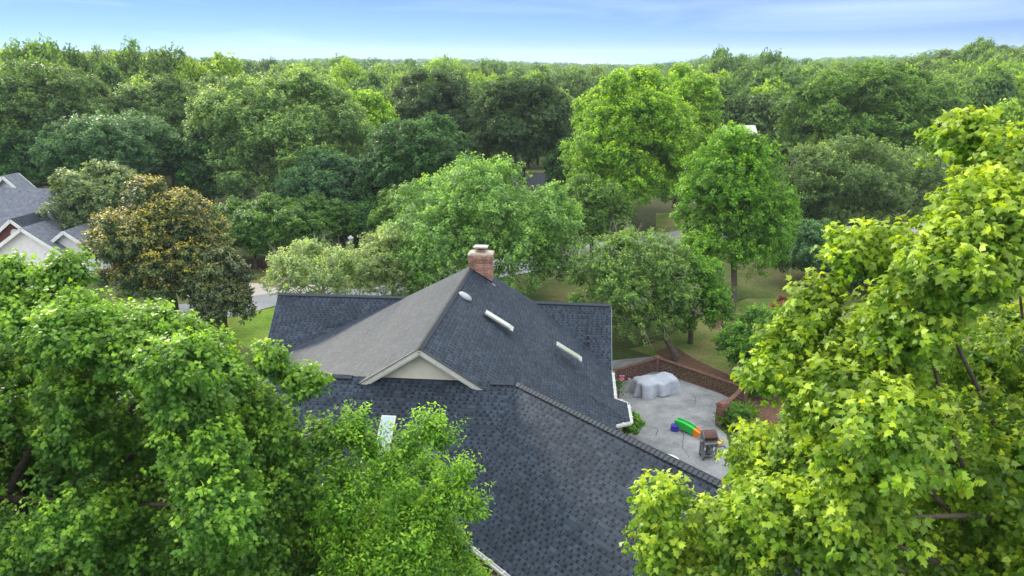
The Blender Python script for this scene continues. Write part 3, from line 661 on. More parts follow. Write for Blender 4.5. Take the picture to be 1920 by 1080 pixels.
c0 = at(1231, 695, 0); c1 = at(1392, 752, 0); cL = c0 + unit(c0 - c1) * 0; cl = at(1135, 725, 0); c2 = at(1358, 785, 0)
wl = empty('brick_wall', tuple(c0)); tag(wl, 'low pierced brick wall running round the far corner of the patio', 'wall')
for a, b in ((cl, c0), (c0, c1), (c1, c2)):
    A_, B_ = lattice(a - c0, b - c0); A_.build('lattice_panel', MT['lattice_brick'], wl); B_.build('coping', MT['lattice_brick'], wl)
for p in (c0, c1):
    mb = MB(); mb.box(p - c0 + ZZ * .42, (.3, .3, .84), rz=.6); mb.build('pier', MT['brick'], wl)
cp_ = at(1346, 797, 0) + np.array([0.15, .1, 0]); pil = empty('brick_pillar', tuple(cp_)); tag(pil, 'square brick pillar with dark weathered cap at the patio edge', 'pillar')
mb = MB(); mb.box((0, 0, .48), (.36, .36, .96), rz=.55); mb.build('shaft', MT['brick'], pil)
mb = MB(); mb.box((0, 0, .99), (.42, .42, .07), rz=.55); mb.box((0, 0, 1.05), (.3, .3, .06), rz=.55); mb.build('cap', MT['dim_brick'], pil)
# covered furniture
def cover():
    rng = random.Random(4); nr, na = 26, 96; mb = MB(); V = []
    hx, hy = 1.17, .66
    for i in range(nr + 1):
        s = i / nr
        for j in range(na):
            t = 2 * math.pi * j / na; c, q = math.cos(t), math.sin(t)
            e = (abs(c) ** 5 + abs(q) ** 5) ** (-1 / 5)
            if s < .55:
                k = s / .55; x, y = c * e * hx * k, q * e * hy * k
                z = .80 + .10 * math.exp(-((x + .35) ** 2 * 3 + y * y * 5)) + .09 * math.exp(-((x - .65) ** 2 * 9 + y * y * 4)) - .035 * math.cos(3 * x) - .08 * k ** 6
                z += .014 * math.sin(7 * x + 5 * y) + .01 * math.sin(11 * y - 6 * x)
            else:
                k = (s - .55) / .45; f = 1.1 * abs(math.sin(4 * t + .8)) ** .7 + .45 * math.sin(9 * t + 2) + .3 * math.sin(15 * t) - .5
                o = 1 + .02 * k + .17 * f * k ** .7
                x, y = c * e * hx * o, q * e * hy * o * (1 + .10 * k); z = .70 * (1 - k ** 1.1) + .02 + .06 * max(0, math.sin(4 * t + 1)) * k
            V.append((x, y, z))
    for i in range(nr):
        for j in range(na):
            mb.f.append((i * na + j, i * na + (j + 1) % na, (i + 1) * na + (j + 1) % na, (i + 1) * na + j)[::-1]); mb.m.append(0)
    mb.v = V; return mb
o = cover().build('covered_furniture', MT['cover'], smooth=True); o.location = tuple(at(1229, 738, 0) + [0, .22, 0]); o.rotation_euler = (0, 0, 0.32); o.scale = (.92, .88, .95)
tag(o, 'patio furniture set under a draped grey cloth cover', 'furniture cover')
# toy slide track
trk = empty('toy_track', tuple(at(1300, 812, 0))); tag(trk, 'plastic toy coaster track, green at the top, then orange and yellow', 'toy')
tb = np.array(trk.location); ta = at(1268, 789, .38) ; tz = at(1352, 832, 0.05)
dT = unit((tz - ta) * [1, 1, 0]); sT = np.array([-dT[1], dT[0], 0]); LT = np.linalg.norm((tz - ta)[:2])
def ht(s): return .42 if s < .12 else .06 + .36 * (0.5 + 0.5 * math.cos(math.pi * min(1, (s - .12) / .75)))
def track(s0, s1, w, n=8):
    mb = MB(); sec = lambda s: [(-w / 2, .07), (-w / 2 - .03, .07), (-w / 2 - .03, -min(ht(s) - .005, .26)), (-w / 2, -min(ht(s) - .005, .26)), (-w / 2, 0), (w / 2, 0), (w / 2, -min(ht(s) - .005, .26)), (w / 2 + .03, -min(ht(s) - .005, .26)), (w / 2 + .03, .07), (w / 2, .07)]
    R_ = []
    for i in range(n + 1):
        s = s0 + (s1 - s0) * i / n; p = ta * [1, 1, 0] + dT * s * LT - tb; R_.append([p + sT * y + ZZ * (ht(s) + z) for y, z in sec(s)])
    prs = [(0, 1), (1, 2), (2, 3), (3, 4), (4, 5), (5, 6), (6, 7), (7, 8), (8, 9), (9, 5), (0, 4)]
    for i in range(n):
        for a, b in prs: mb.poly([R_[i][a], R_[i][b], R_[i + 1][b], R_[i + 1][a]])
    return mb
track(0, .42, .27).build('top_section', MT['toy_green'], trk); track(.42, .74, .25).build('middle_section', MT['toy_orange'], trk); track(.74, 1.0, .25).build('end_section', MT['toy_yellow'], trk)
mb = MB(); p = ta * [1, 1, 0] - tb - dT * .02
mb.lathe([(.17, 0), (.19, .03), (.19, .13), (.15, .15), (.17, .18), (.17, .28), (.12, .3)], p - sT * .12 + [0, -.12, 0], 16); mb.build('step', MT['toy_purple'], trk)
# grill
gr = empty('gas_grill', tuple(at(1326, 858, 0)), 0.10); tag(gr, 'gas barbecue grill with dark red lid on a wheeled cart', 'grill')
mb = MB()
for sx in (-1, 1):
    for sy in (-1, 1): mb.bar((sx * .27, sy * .2, .05), (sx * .27, sy * .2, .80), .045, .045, up=(0, 1, 0))
for z in (.2, .62): mb.bar((-.27, -.2, z), (.27, -.2, z), .03, .03); mb.bar((-.27, .2, z), (.27, .2, z), .03, .03)
mb.box((0, 0, .17), (.54, .4, .02)); mb.box((-.27, 0, .5), (.03, .38, .45)); mb.build('cart_frame', MT['grill_grey'], gr)
mb = MB(); mb.box((0, 0.02, .86), (.60, .44, .16)); mb.build('firebox', MT['grill_grey'], gr, bevel=.015)
mb = MB(); mb.box((0, -.30, .84), (.58, .16, .03)); mb.box((0, -.33, .77), (.56, .03, .12)); mb.build('front_shelf', MT['grill_grey'], gr, bevel=.008)
for x in (-.18, 0, .18):
    mb = MB(); mb.tube([(x, -.345, .77), (x, -.385, .77)], .028, 10); mb.build('knob', MT['black'], gr)
lid = MB(); n = 12; prof = [(-.24, .94)] + [(-.24 + .46 * i / n, .98 + .26 * math.sin(math.pi * (0.08 + .92 * i / n) * .62 + .25)) for i in range(n + 1)] + [(.24, .94)]
for i in range(len(prof) - 1):
    (y0, z0), (y1, z1) = prof[i], prof[i + 1]; lid.poly([(-.28, y0, z0), (.28, y0, z0), (.28, y1, z1), (-.28, y1, z1)])
ld = lid.build('lid', MT['grill_red'], gr, smooth=False)
for sx in (-1, 1):
    mb = MB(); P = [(sx * .305, y, z) for y, z in prof]; Q = [(sx * .275, y, z + .0) for y, z in prof]; k = len(P)
    mb.poly(P if sx > 0 else P[::-1]); mb.poly(Q[::-1] if sx > 0 else Q)
    for i in range(k): mb.poly([P[i], P[(i + 1) % k], Q[(i + 1) % k], Q[i]])
    mb.build('lid_end', MT['grill_grey'], ld)
mb = MB(); mb.tube([(-.2, -.29, 1.08), (.2, -.29, 1.08)], .016, 8); mb.bar((-.2, -.29, 1.08), (-.2, -.22, 1.08), .02, .02); mb.bar((.2, -.29, 1.08), (.2, -.22, 1.08), .02, .02); mb.build('handle', MT['black'], ld)
for sx in (-1, 1):
    mb = MB(); mb.box((sx * .37, 0, .88), (.12, .38, .03)); mb.build('side_shelf', MT['grill_grey'], gr)
for x in (.27, -.27):
    mb = MB(); mb.tube([(x + .02, .21, .08), (x + .07, .21, .08)], .08, 16); mb.build('wheel', MT['black'], gr)
    mb = MB(); mb.tube([(x + .02, -.2, .06), (x + .05, -.2, .06)], .06, 12); mb.build('wheel', MT['black'], gr)
tk = MB(); tk.lathe([(.11, 0), (.14, .04), (.14, .24), (.09, .31), (.03, .33), (.03, .38)], (.05, 0, .19), 16); tk.build('gas_tank', MT['grill_grey'], gr)
mb = MB(); g_ = at(1340, 846, .02); e_ = at(1362, 842, .02); f_ = at(1350, 852, .02)
h0 = at(1336, 850, .03); mb.tube([h0 - h0, at(1346, 838, .03) - h0, at(1358, 836, .03) - h0, at(1364, 846, .03) - h0, at(1352, 854, .03) - h0, at(1340, 856, .03) - h0], .018, 6)
o = mb.build('garden_hose', MT['black']); o.location = tuple(h0); tag(o, 'thin dark hose looped on the concrete beside the grill', 'hose')
# cracks in the patio
for pts in ([(1278, 806), (1282, 822), (1279, 838), (1287, 850), (1292, 858)], [(1290, 736), (1301, 741), (1305, 750), (1303, 758)], [(1226, 800), (1233, 806), (1230, 818)]):
    mb = MB(); q = [at(x, y, 0.0135) for x, y in pts]
    fine = []
    rr = random.Random(len(pts) * 7 + pts[0][0])
    for a, b in zip(q[:-1], q[1:]):
        for k in range(4): fine.append(a + (b - a) * k / 4 + np.array([rr.uniform(-.03, .03), rr.uniform(-.03, .03), 0]))
    fine.append(q[-1])
    for a, b in zip(fine[:-1], fine[1:]):
        d = unit(b - a); s_ = np.array([-d[1], d[0], 0]) * rr.uniform(.007, .016); mb.poly([a - s_, b - s_, b + s_, a + s_])
    o = mb.build('patio_crack', MT['black']); o['kind'] = 'structure'
# round white table half hidden behind the garage ridge
rt = empty('patio_table', tuple(at(1251, 863, .73) * [1, 1, 0])); tag(rt, 'white round garden table half hidden behind the garage ridge', 'table')
mb = MB(); mb.lathe([(.5, 0), (.52, .015), (.5, .03)], (0, 0, .7), 32); mb.build('table_top', MT['white'], rt)
mb = MB(); mb.lathe([(.2, 0), (.05, .06), (.04, .4), (.05, .7)], (0, 0, 0), 14); mb.build('pedestal', MT['white'], rt)

# ------------------------------------------------------------------ street lamp
lb = atY(663, 520, 52.0); lx = lb[0]; sl = empty('street_lamp', (lx, 52, 0)); tag(sl, 'slender street lamp with a lantern head beyond the rear roof', 'street lamp')
ztop = atY(663, 441, 52.0)[2]
mb = MB(); mb.tube([(0, 0, -.1), (0, 0, .3), (0, 0, .35), (0, 0, ztop - .55)], [.09, .08, .05, .04], 10); mb.build('post', MT['black'], sl)
mb = MB(); mb.lathe([(.05, -.03), (.12, 0), (.19, .34)], (0, 0, ztop - .55), 8); lg = mb.build('lantern', MT['vent'], sl)
mb = MB(); mb.lathe([(.23, 0), (.12, .12), (.03, .2)], (0, 0, ztop - .21), 8); mb.build('lantern_roof', MT['vent'], sl)

# ------------------------------------------------------------------ neighbouring houses
def gable_block(root, c, ux, L_, Wd, ze, zr, roofmat, wallmat, trim=True, z0=0.0, name='roof', ov=.35):
    """ridge along ux (unit, 2D) through c; length L_, width Wd"""
    u = np.array([ux[0], ux[1], 0.0]); v = np.array([-u[1], u[0], 0]); c = np.array([c[0], c[1], 0.0])
    h = L_ / 2; w = Wd / 2; k = (zr - ze) / w; r = MB()
    for s in (-1, 1):
        slab(r, [c - u * (h + ov) + ZZ * zr, c + u * (h + ov) + ZZ * zr, c + u * (h + ov) + v * s * (w + ov) + ZZ * (ze - k * ov), c - u * (h + ov) + v * s * (w + ov) + ZZ * (ze - k * ov)], .1)
    ro = r.build(name, roofmat, root)
    wm = MB()
    for s in (-1, 1):
        wm.bar(c - u * h + v * s * w + ZZ * (z0 + ze) / 2, c + u * h + v * s * w + ZZ * (z0 + ze) / 2, .15, ze - z0)
        e = c + u * s * h; wm.poly([e - v * w + ZZ * z0, e + v * w + ZZ * z0, e + v * w + ZZ * (ze - .05), e + ZZ * (zr - .12), e - v * w + ZZ * (ze - .05)])
    wm.build('wall', wallmat, root)
    if trim:
        for s in (-1, 1):
            for q in (-1, 1):
                e = c + u * s * (h + ov + .02); t_ = MB(); t_.bar(e + ZZ * (zr - .13), e + v * q * (w + ov) + ZZ * (ze - k * ov - .13), .04, .24); t_.build('rake_board', MT['white'], root)
    return ro
nh = empty('neighbour_house', tuple(atY(20, 470, 56) * [1, 1, 0])); tag(nh, 'white trimmed house with grey shingle roof at the left edge', 'house')
nb = np.array(nh.location); ang = HA * .6 - 0.02
ux = (math.cos(-0.10), math.sin(-0.10)); ux = np.array(ux)
rt_ = at(93, 353, 6.1); rl = rt_ - np.append(ux, 0) * 8 - nb
vx = np.array([-ux[1], ux[0]])
U3 = np.append(ux, 0); V3 = np.append(vx, 0); R_ = rt_ - nb; L3 = R_ - U3 * 14; rn = 4.5; hr = 3.3; dz_ = ZZ * 3.55
mb = MB(); cs = [R_ + U3 * hr - V3 * rn - dz_, R_ + U3 * hr + V3 * rn - dz_, L3 - U3 * 1 + V3 * rn - dz_, L3 - U3 * 1 - V3 * rn - dz_]
slab(mb, [R_, L3, cs[3], cs[0]]); slab(mb, [R_, cs[1], cs[2], L3]); slab(mb, [R_, cs[0], cs[1]]); mb.build('roof', MT['far_roof'], nh)
mb = MB(); ws = [c_ * [1, 1, 0] + ((R_ + L3) / 2 * [1, 1, 0] - c_ * [1, 1, 0]) * .06 for c_ in cs]
for a, b in zip(ws, ws[1:] + ws[:1]): mb.bar(a + ZZ * 1.25, b + ZZ * 1.25, .15, 2.5)
mb.build('wall', MT['white'], nh)
mb = MB()
for a, b in zip(cs, cs[1:] + cs[:1]): mb.bar(a - ZZ * .08, b - ZZ * .08, .06, .2)
mb.build('fascia', MT['white'], nh)
def gat(x, y, z): return at(x, y, z) - nb
g1_ = gat(18, 411, 4.75); c = g1_[:2] + vx * 2.8; gable_block(nh, c, vx, 4.9, 4.6, 3.0, 4.75, MT['roof'], MT['dim_brick'])
aw = MB(); p = np.append(c - vx * 2.50, 3.55); uu = np.append(ux, 0); n_ = 12
aw.faces([p + uu * .40 * math.cos(math.pi * i / n_) + ZZ * .40 * math.sin(math.pi * i / n_) - np.append(vx, 0) * .05 for i in range(n_ + 1)], [tuple(range(n_ + 1))]); aw.build('arched_window', MT['white'], nh)
g2_ = gat(39, 427, 4.2); c = g2_[:2] + vx * 2.8; gable_block(nh, c, vx, 5.0, 5.2, 2.5, 4.2, MT['far_roof'], MT['white'])
g3_ = gat(117, 433, 3.9); c = g3_[:2] + vx * 2.6; gable_block(nh, c, vx, 4.4, 4.0, 2.5, 3.9, MT['far_roof'], MT['white'])
mb = MB(); p = np.append(c - vx * 2.9, 1.4); mb.bar(p - uu * .5, p + uu * .5, .06, 1.3); mb.build('window', MT['window'], nh)
g4_ = gat(1, 330, 7.0); c = g4_[:2] + vx * 1.0; gable_block(nh, c, vx, 1.0, 4.2, 5.0, 7.0, MT['far_roof'], MT['white'])
def far_house(name_label, x, y, Y, wpx, roofmat, wallmat, chim=False, rise=2.2, cat='house', az=0.1):
    top = atY(x, y, Y); g = float(gz(top[0], Y)); w = wpx * Y / F
    r = empty('distant_house', (top[0], Y, g)); tag(r, name_label, cat); zr = top[2] - g
    gable_block(r, (0, 0), (math.cos(az), math.sin(az)), w, w * .6, max(.8, zr - rise), zr, roofmat, wallmat, True)
    if chim: mb = MB(); mb.box((w * .36, 0, zr - .2), (.8, .8, 2.2)); mb.build('chimney', MT['brick'], r)
    mb = MB(); mb.box((w * .15, -w * .3 - .06, max(.8, (zr - rise) * .5)), (1.6, .08, 1.2)); mb.build('window', MT['window'], r)
far_house('house with pale grey roof and brick chimney glimpsed between the dark green trees', 668, 322, 84, 130, MT['tin'], MT['white'], True)
far_house('reddish brick house glimpsed under the dark trees at the centre', 1030, 326, 92, 130, MT['far_roof'], MT['brick'])
far_house('small white roofed building in the gap right of the tall bright tree', 1386, 235, 98, 50, MT['white'], MT['siding'], rise=1.0)
far_house('pale wall of a house hidden low behind the grey-green trees', 1500, 400, 82, 150, MT['far_roof'], MT['white'])

# ------------------------------------------------------------------ foreground trees
def big_tree(name, label, C, R, n, per, K, leaf, L_, wid, kind, seed, base, lobe=.2, shape='round', zmin=-.6, r0=.2, twigs=40, extra=(), up=.5, droop=.15, lt='maple', tip=.8, **kw):
    rng = np.random.default_rng(seed); b = np.array([base[0], base[1], 0.0])
    Cn, Rr, D = envelope(rng, R, n, shape, lobe, zmin=zmin, **kw); Cn = Cn + np.array(C)
    if len(extra):                                     # single limbs that stick out of the crown
        E_ = np.array([e[:3] for e in extra]); Cn = np.concatenate([Cn, E_]); Rr = np.concatenate([Rr, [e[3] for e in extra]]); D = np.concatenate([D, unit(E_ - np.array(C))])
    root = empty(name, tuple(b)); tag(root, label, 'tree')
    arr = sprigs(rng, Cn - b, Rr, D, per, K, L_, wid, leaf, up, droop, flat=.4, inner=.10)
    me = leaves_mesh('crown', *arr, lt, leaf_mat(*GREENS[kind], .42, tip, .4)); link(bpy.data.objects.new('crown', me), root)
    limb_mesh(rng, (0, 0, 0), np.array(C) + [0, 0, R[2] * .5] - b, Cn - b, r0, nl=34, n=8, wob=.25).build('trunk', MT['bark'], root, smooth=True)
    if twigs: twig_mesh(rng, Cn - b, D, Rr, twigs, 1.0, .012).build('bare_twigs', MT['pale_bark'], root)
    return root
def Lb(x, y, Y, r): p = atY(x, y, Y); return (p[0], p[1], p[2], r)
def edge(pts, Y, r, sx=0, sy=0, seed=1):
    rr = random.Random(seed); out = []
    for a, b in zip(pts[:-1], pts[1:]):
        n = max(1, int(math.hypot(b[0] - a[0], b[1] - a[1]) / 30))
        for k in range(n):
            t = (k + rr.random()) / n; out.append(Lb(a[0] + (b[0] - a[0]) * t + sx, a[1] + (b[1] - a[1]) * t + sy, Y + rr.uniform(-.9, .5), r * rr.uniform(.6, 1.3)))
    return out
LE = [(0, 550), (130, 560), (190, 590), (340, 590), (390, 630), (420, 670), (480, 720), (520, 765), (550, 830), (565, 890), (560, 970), (600, 1040), (640, 1090)]
big_tree('maple_tree', 'large leafy green tree filling the lower left corner in front of the house', (-10.9, 12.8, 5.8), (5.8, 4.2, 4.9), 210, 64, 28, .068, .42, .17, 'mid2', 11, (-10.3, 12.2), frac=(.6, .93), lump=.22, lobe=.14, r0=.24, zmin=-.75, twigs=0,
         extra=edge(LE, 12.6, .38, sx=-25, sy=45) + edge([(60, 590), (200, 620), (320, 670), (400, 760), (440, 860), (480, 980), (520, 1080)], 11.8, .45, sx=-20, sy=40, seed=2) + edge([(330, 700), (380, 900), (420, 1060)], 10.8, .5, seed=3) +
         [Lb(130, 520, 12.8, .10), Lb(105, 545, 12.8, .16), Lb(560, 730, 12.8, .16), Lb(500, 690, 12.8, .14), Lb(595, 830, 12.4, .16), Lb(20, 530, 13, .2)])
big_tree('crape_myrtle', 'bushy green tree with upright shoots in front of the front skylight', (-2.35, 11.9, 5.6), (1.4, 1.6, 3.0), 120, 46, 16, .075, .5, .12, 'mid3', 23, (-2.0, 11.8), frac=(.45, 1.0), lump=.25, lobe=.15, r0=.09, up=1.2, droop=0, lt='oval', twigs=0, tip=.9,
         extra=[Lb(672, 812, 12.5, .10), Lb(690, 850, 12.4, .16), Lb(655, 830, 12.4, .08), Lb(800, 815, 12.5, .14), Lb(765, 850, 12.4, .2), Lb(825, 835, 12.3, .10), Lb(865, 905, 12, .08), Lb(880, 965, 11.8, .12), Lb(730, 880, 12.2, .2), Lb(830, 950, 11.8, .2), Lb(690, 920, 12.0, .3), Lb(650, 980, 11.8, .3), Lb(640, 900, 12, .2)])
RE = [(1930, 300), (1870, 310), (1860, 390), (1790, 450), (1740, 530), (1690, 600), (1610, 650), (1560, 700), (1560, 800), (1480, 890), (1420, 960), (1340, 1010), (1310, 1090)]
big_tree('maple_tree', 'bright yellow-green maple with large leaves, nearest at the right edge', (10.75, 9.8, 8.2), (4.8, 4.0, 6.0), 260, 62, 26, .078, .45, .17, 'lime', 37, (10.1, 9.6), frac=(.55, .93), lump=.2, lobe=.14, r0=.22, zmin=-.75, twigs=0,
         extra=edge(RE, 9.4, .28, sx=40, sy=25) + edge([(1900, 400), (1800, 520), (1700, 640), (1600, 760), (1520, 880), (1440, 990), (1380, 1080)], 8.9, .42, seed=5) + edge([(1700, 800), (1620, 950), (1560, 1070)], 8.2, .45, seed=6) +
         [Lb(1810, 275, 10, .10), Lb(1600, 490, 9.4, .08), Lb(1650, 490, 9.5, .14), Lb(1540, 590, 9.4, .12), Lb(1460, 710, 9.2, .10), Lb(1255, 955, 8.8, .10), Lb(1250, 1030, 8.6, .12), Lb(1420, 870, 9, .10), Lb(1500, 650, 9.3, .12), Lb(1350, 1010, 8.9, .28), Lb(1380, 1065, 8.8, .3), Lb(1415, 1010, 8.9, .3), Lb(1320, 1075, 8.7, .25), Lb(1360, 1100, 8.5, .3)])

# ------------------------------------------------------------------ trees and shrubs round the house
T = tree
T('round_tree', 'broad light green tree right behind the chimney', 'tree', 905, 185, 308, 46, 'light', 575, 1, n=90, per=60, K=10, leaf=.20, L=.5, wid=.28, lobe=.22, nl=14)
T('airy_tree', 'low pale green tree with grey bare twigs behind the rear roof', 'tree', 600, 105, 470, 41, 'pale', 560, 2, n=34, per=40, K=8, leaf=.17, L=.5, wid=.22, lobe=.24, twigs=60, bark='pale_bark', zmin=-.3, lump=.3)
T('airy_tree', 'thin yellowish green tree between the lamp post and the chimney', 'tree', 730, 65, 432, 44, 'pale', 560, 3, n=40, per=44, K=8, leaf=.17, L=.5, wid=.2, twigs=24, bark='pale_bark', lump=.25)
T('patio_tree', 'grey-green tree with bare grey branches leaning over the patio wall', 'tree', 1195, 125, 440, 38.5, 'light2', 655, 4, n=70, per=54, K=9, leaf=.15, L=.4, wid=.2, lobe=.23, twigs=90, base_xy=(9.1, 37.0), ry=3.2)
T('patio_tree', 'dark green tree standing behind the corner of the patio wall', 'tree', 1308, 62, 475, 39.5, 'vivid', 672, 5, n=40, per=50, K=9, leaf=.16, L=.4, wid=.2, lobe=.3)
T('lawn_tree', 'tall oval tree standing alone on the lawn right of centre', 'tree', 1393, 103, 238, 46, 'mid3', 585, 6, shape='cone', n=100, per=58, K=9, leaf=.19, L=.45, wid=.24, lobe=.24, base_xy=(14.1, 43.5), tr=.22)
T('garden_tree', 'small bright green tree with flat sprays of leaves at the patio corner', 'tree', 1440, 78, 590, 34, 'vivid', 735, 7, n=46, per=44, K=9, leaf=.14, L=.42, wid=.18, lobe=.25, flat=.9)
T('hedge_shrub', 'dark green shrub outside the patio wall', 'shrub', 1432, 40, 690, 32.5, 'dark', 765, 8, n=24, per=44, K=8, leaf=.11, L=.25, wid=.14, trunk=False)
T('hedge_shrub', 'yellowish grass-like bush below the brick pillar', 'shrub', 1432, 32, 815, 27.5, 'olive', 850, 9, n=16, per=40, K=8, leaf=.12, L=.3, wid=.08, trunk=False, up=1.4, lt='oval')
T('magnolia', 'round magnolia with golden brown leaves at the top', 'tree', 292, 128, 342, 42, 'gold', 600, 10, n=110, per=54, K=9, leaf=.20, L=.42, wid=.22, lt='oval', lobe=.2, gloss=.4, trans=.15, up=.9, tipf=.9)
T('magnolia', 'smaller dark magnolia crown hanging over the road edge', 'tree', 405, 52, 468, 40, 'gold', 640, 11, n=44, per=44, K=9, leaf=.19, L=.4, wid=.2, lt='oval', lobe=.28, gloss=.7, trans=.15, tipf=.35)
T('viburnum', 'rounded grey-green tree beside the neighbouring roof', 'tree', 180, 102, 315, 58, 'grey2', 450, 12, n=60, per=50, K=9, leaf=.24, L=.45, wid=.3, lobe=.22)
for i, (cx, hw, yt, Y, s, lab) in enumerate([(430, 60, 385, 57, 13, 'low spreading green tree at the left end of the row beyond the road'), (510, 68, 372, 58, 14, 'low spreading green tree in the middle of the row beyond the road'), (596, 66, 375, 58, 15, 'low spreading green tree at the lamp end of the row beyond the road'), (470, 60, 405, 55, 113, 'front tree of the low row, its bare stems above the dry grass'), (555, 60, 402, 55, 114, 'front tree of the low row, nearest to the small pale tree')]):
    T('crape_myrtle', lab, 'tree', cx, hw, yt, Y, 'vivid2', 488, s, n=40, per=46, K=9, leaf=.22, L=.5, wid=.24, lobe=.26, up=1.0, flat=.8, group='low trees in a row beyond the road', nl=7, zmin=-.2, tr=.1)
T('bushy_tree', 'bluish dark green tree left of the dense dark tree', 'tree', 608, 92, 292, 68, 'blue', 425, 16, n=56, per=50, K=9, leaf=.28, L=.55, wid=.34)
T('dense_tree', 'dense dark green tree with layered boughs behind the left roof', 'tree', 790, 122, 222, 64, 'dark', 440, 17, n=120, per=56, K=9, leaf=.24, L=.5, wid=.34, lobe=.2, flat=1.0)
T('dense_tree', 'dark underwood tree behind the lamp post', 'tree', 690, 60, 375, 60, 'dark', 500, 18, n=36, per=46, K=8, leaf=.24, L=.4, wid=.3)
T('broad_tree', 'very broad grey-green tree left of centre, tallest of its neighbours', 'tree', 512, 168, 142, 78, 'grey', 420, 19, n=170, per=56, K=9, leaf=.30, L=.8, wid=.42, lobe=.17, up=.9)
T('dark_tree', 'round dark tree rising left of the centre', 'tree', 812, 92, 126, 98, 'dark2', 330, 20, n=90, per=50, K=8, leaf=.34, L=.6, wid=.42, lobe=.2)
T('dark_tree', 'round dark tree rising at the centre beside the tall bright tree', 'tree', 985, 102, 138, 88, 'dark2', 335, 21, n=100, per=52, K=8, leaf=.32, L=.6, wid=.4, lobe=.2)
T('bright_tree', 'very tall bright green tree at the centre right', 'tree', 1190, 120, 132, 70, 'bright', 445, 22, shape='column', n=150, per=56, K=9, leaf=.28, L=.7, wid=.36, lobe=.2, up=.8, lump=.2)
T('bright_tree', 'tall yellow-green tree partly behind the tallest bright tree', 'tree', 1285, 78, 124, 80, 'bright', 400, 23, n=80, per=52, K=9, leaf=.30, L=.7, wid=.36, lobe=.24, up=.8, lump=.2)
T('bushy_tree', 'dark green undergrowth tree at the foot of the tall bright tree', 'tree', 1115, 78, 335, 58, 'olive2', 470, 24, n=44, per=48, K=8, leaf=.22, L=.45, wid=.28)
T('airy_tree', 'wide feathery grey-green tree behind the lawn tree', 'tree', 1600, 105, 268, 60, 'grey3', 520, 25, n=90, per=50, K=8, leaf=.2, L=.7, wid=.2, lobe=.2, up=1.3, nl=14, twigs=30)
T('airy_tree', 'feathery grey-green tree just right of the lawn tree', 'tree', 1530, 62, 275, 62, 'grey3', 500, 26, n=50, per=46, K=8, leaf=.2, L=.7, wid=.2, lobe=.24, up=1.3)
T('airy_tree', 'feathery tree running behind the bright maple at the right', 'tree', 1712, 90, 285, 64, 'grey3', 500, 27, n=60, per=46, K=8, leaf=.2, L=.7, wid=.2, lobe=.24, up=1.3)
T('bushy_tree', 'dark bluish tree with low limbs over the lawn', 'tree', 1535, 78, 425, 51, 'blue', 570, 28, n=50, per=48, K=8, leaf=.2, L=.45, wid=.26)
T('bushy_tree', 'shaded green tree behind the bright maple and the lawn', 'tree', 1650, 90, 440, 50, 'dark', 600, 128, n=40, per=46, K=8, leaf=.22, L=.45, wid=.28)
T('broad_tree', 'huge rounded olive green tree on the right skyline', 'tree', 1640, 172, 133, 86, 'olive2', 320, 29, n=170, per=56, K=9, leaf=.32, L=.6, wid=.42, lobe=.17)
T('broad_tree', 'spreading shaded tree at the far left edge', 'tree', 60, 150, 128, 84, 'grey4', 350, 30, n=150, per=52, K=8, leaf=.32, L=.6, wid=.42, lobe=.17)
T('broad_tree', 'wide bluish tree behind the neighbouring roof', 'tree', 195, 120, 215, 74, 'blue2', 345, 31, n=90, per=50, K=8, leaf=.28, L=.6, wid=.4, lobe=.2, flat=.9)
T('broad_tree', 'rounded olive tree above the golden magnolia', 'tree', 300, 110, 147, 92, 'grey4', 330, 32, n=110, per=50, K=8, leaf=.32, L=.6, wid=.42, lobe=.19)
T('dark_tree', 'dark crown between the olive tree and the broad grey-green tree', 'tree', 408, 55, 135, 98, 'grey4', 260, 33, n=50, per=44, K=8, leaf=.34, L=.6, wid=.42)
T('dark_tree', 'shaded tree at the foot of the broad grey-green tree', 'tree', 380, 62, 240, 76, 'dark', 400, 34, n=50, per=44, K=8, leaf=.3, L=.6, wid=.4)
T('dense_tree', 'deep shaded tree left behind the neighbouring house', 'tree', 40, 110, 240, 78, 'dark', 380, 35, n=60, per=44, K=8, leaf=.3, L=.6, wid=.4)
T('bright_tree', 'small yellow-green tree between the broad tree and the dark tree', 'tree', 672, 62, 172, 90, 'bright', 300, 36, n=50, per=44, K=8, leaf=.32, L=.6, wid=.4)
T('round_tree', 'pale green bush-like tree in the gap beside the white roofed building', 'tree', 1440, 55, 205, 120, 'light', 260, 37, n=36, per=40, K=8, leaf=.42, L=.6, wid=.5)
T('round_tree', 'yellow-green tree top behind the lawn tree', 'tree', 1360, 50, 255, 95, 'olive2', 330, 38, n=36, per=40, K=8, leaf=.36, L=.6, wid=.4)
T('dense_tree', 'dark tree filling the gap left of the tall bright tree', 'tree', 1090, 60, 250, 80, 'dark', 400, 39, n=50, per=44, K=8, leaf=.3, L=.5, wid=.4)
T('bushy_tree', 'shaded green tree between the dense dark tree and the chimney', 'tree', 760, 60, 350, 56, 'olive2', 480, 40, n=40, per=44, K=8, leaf=.24, L=.5, wid=.3)

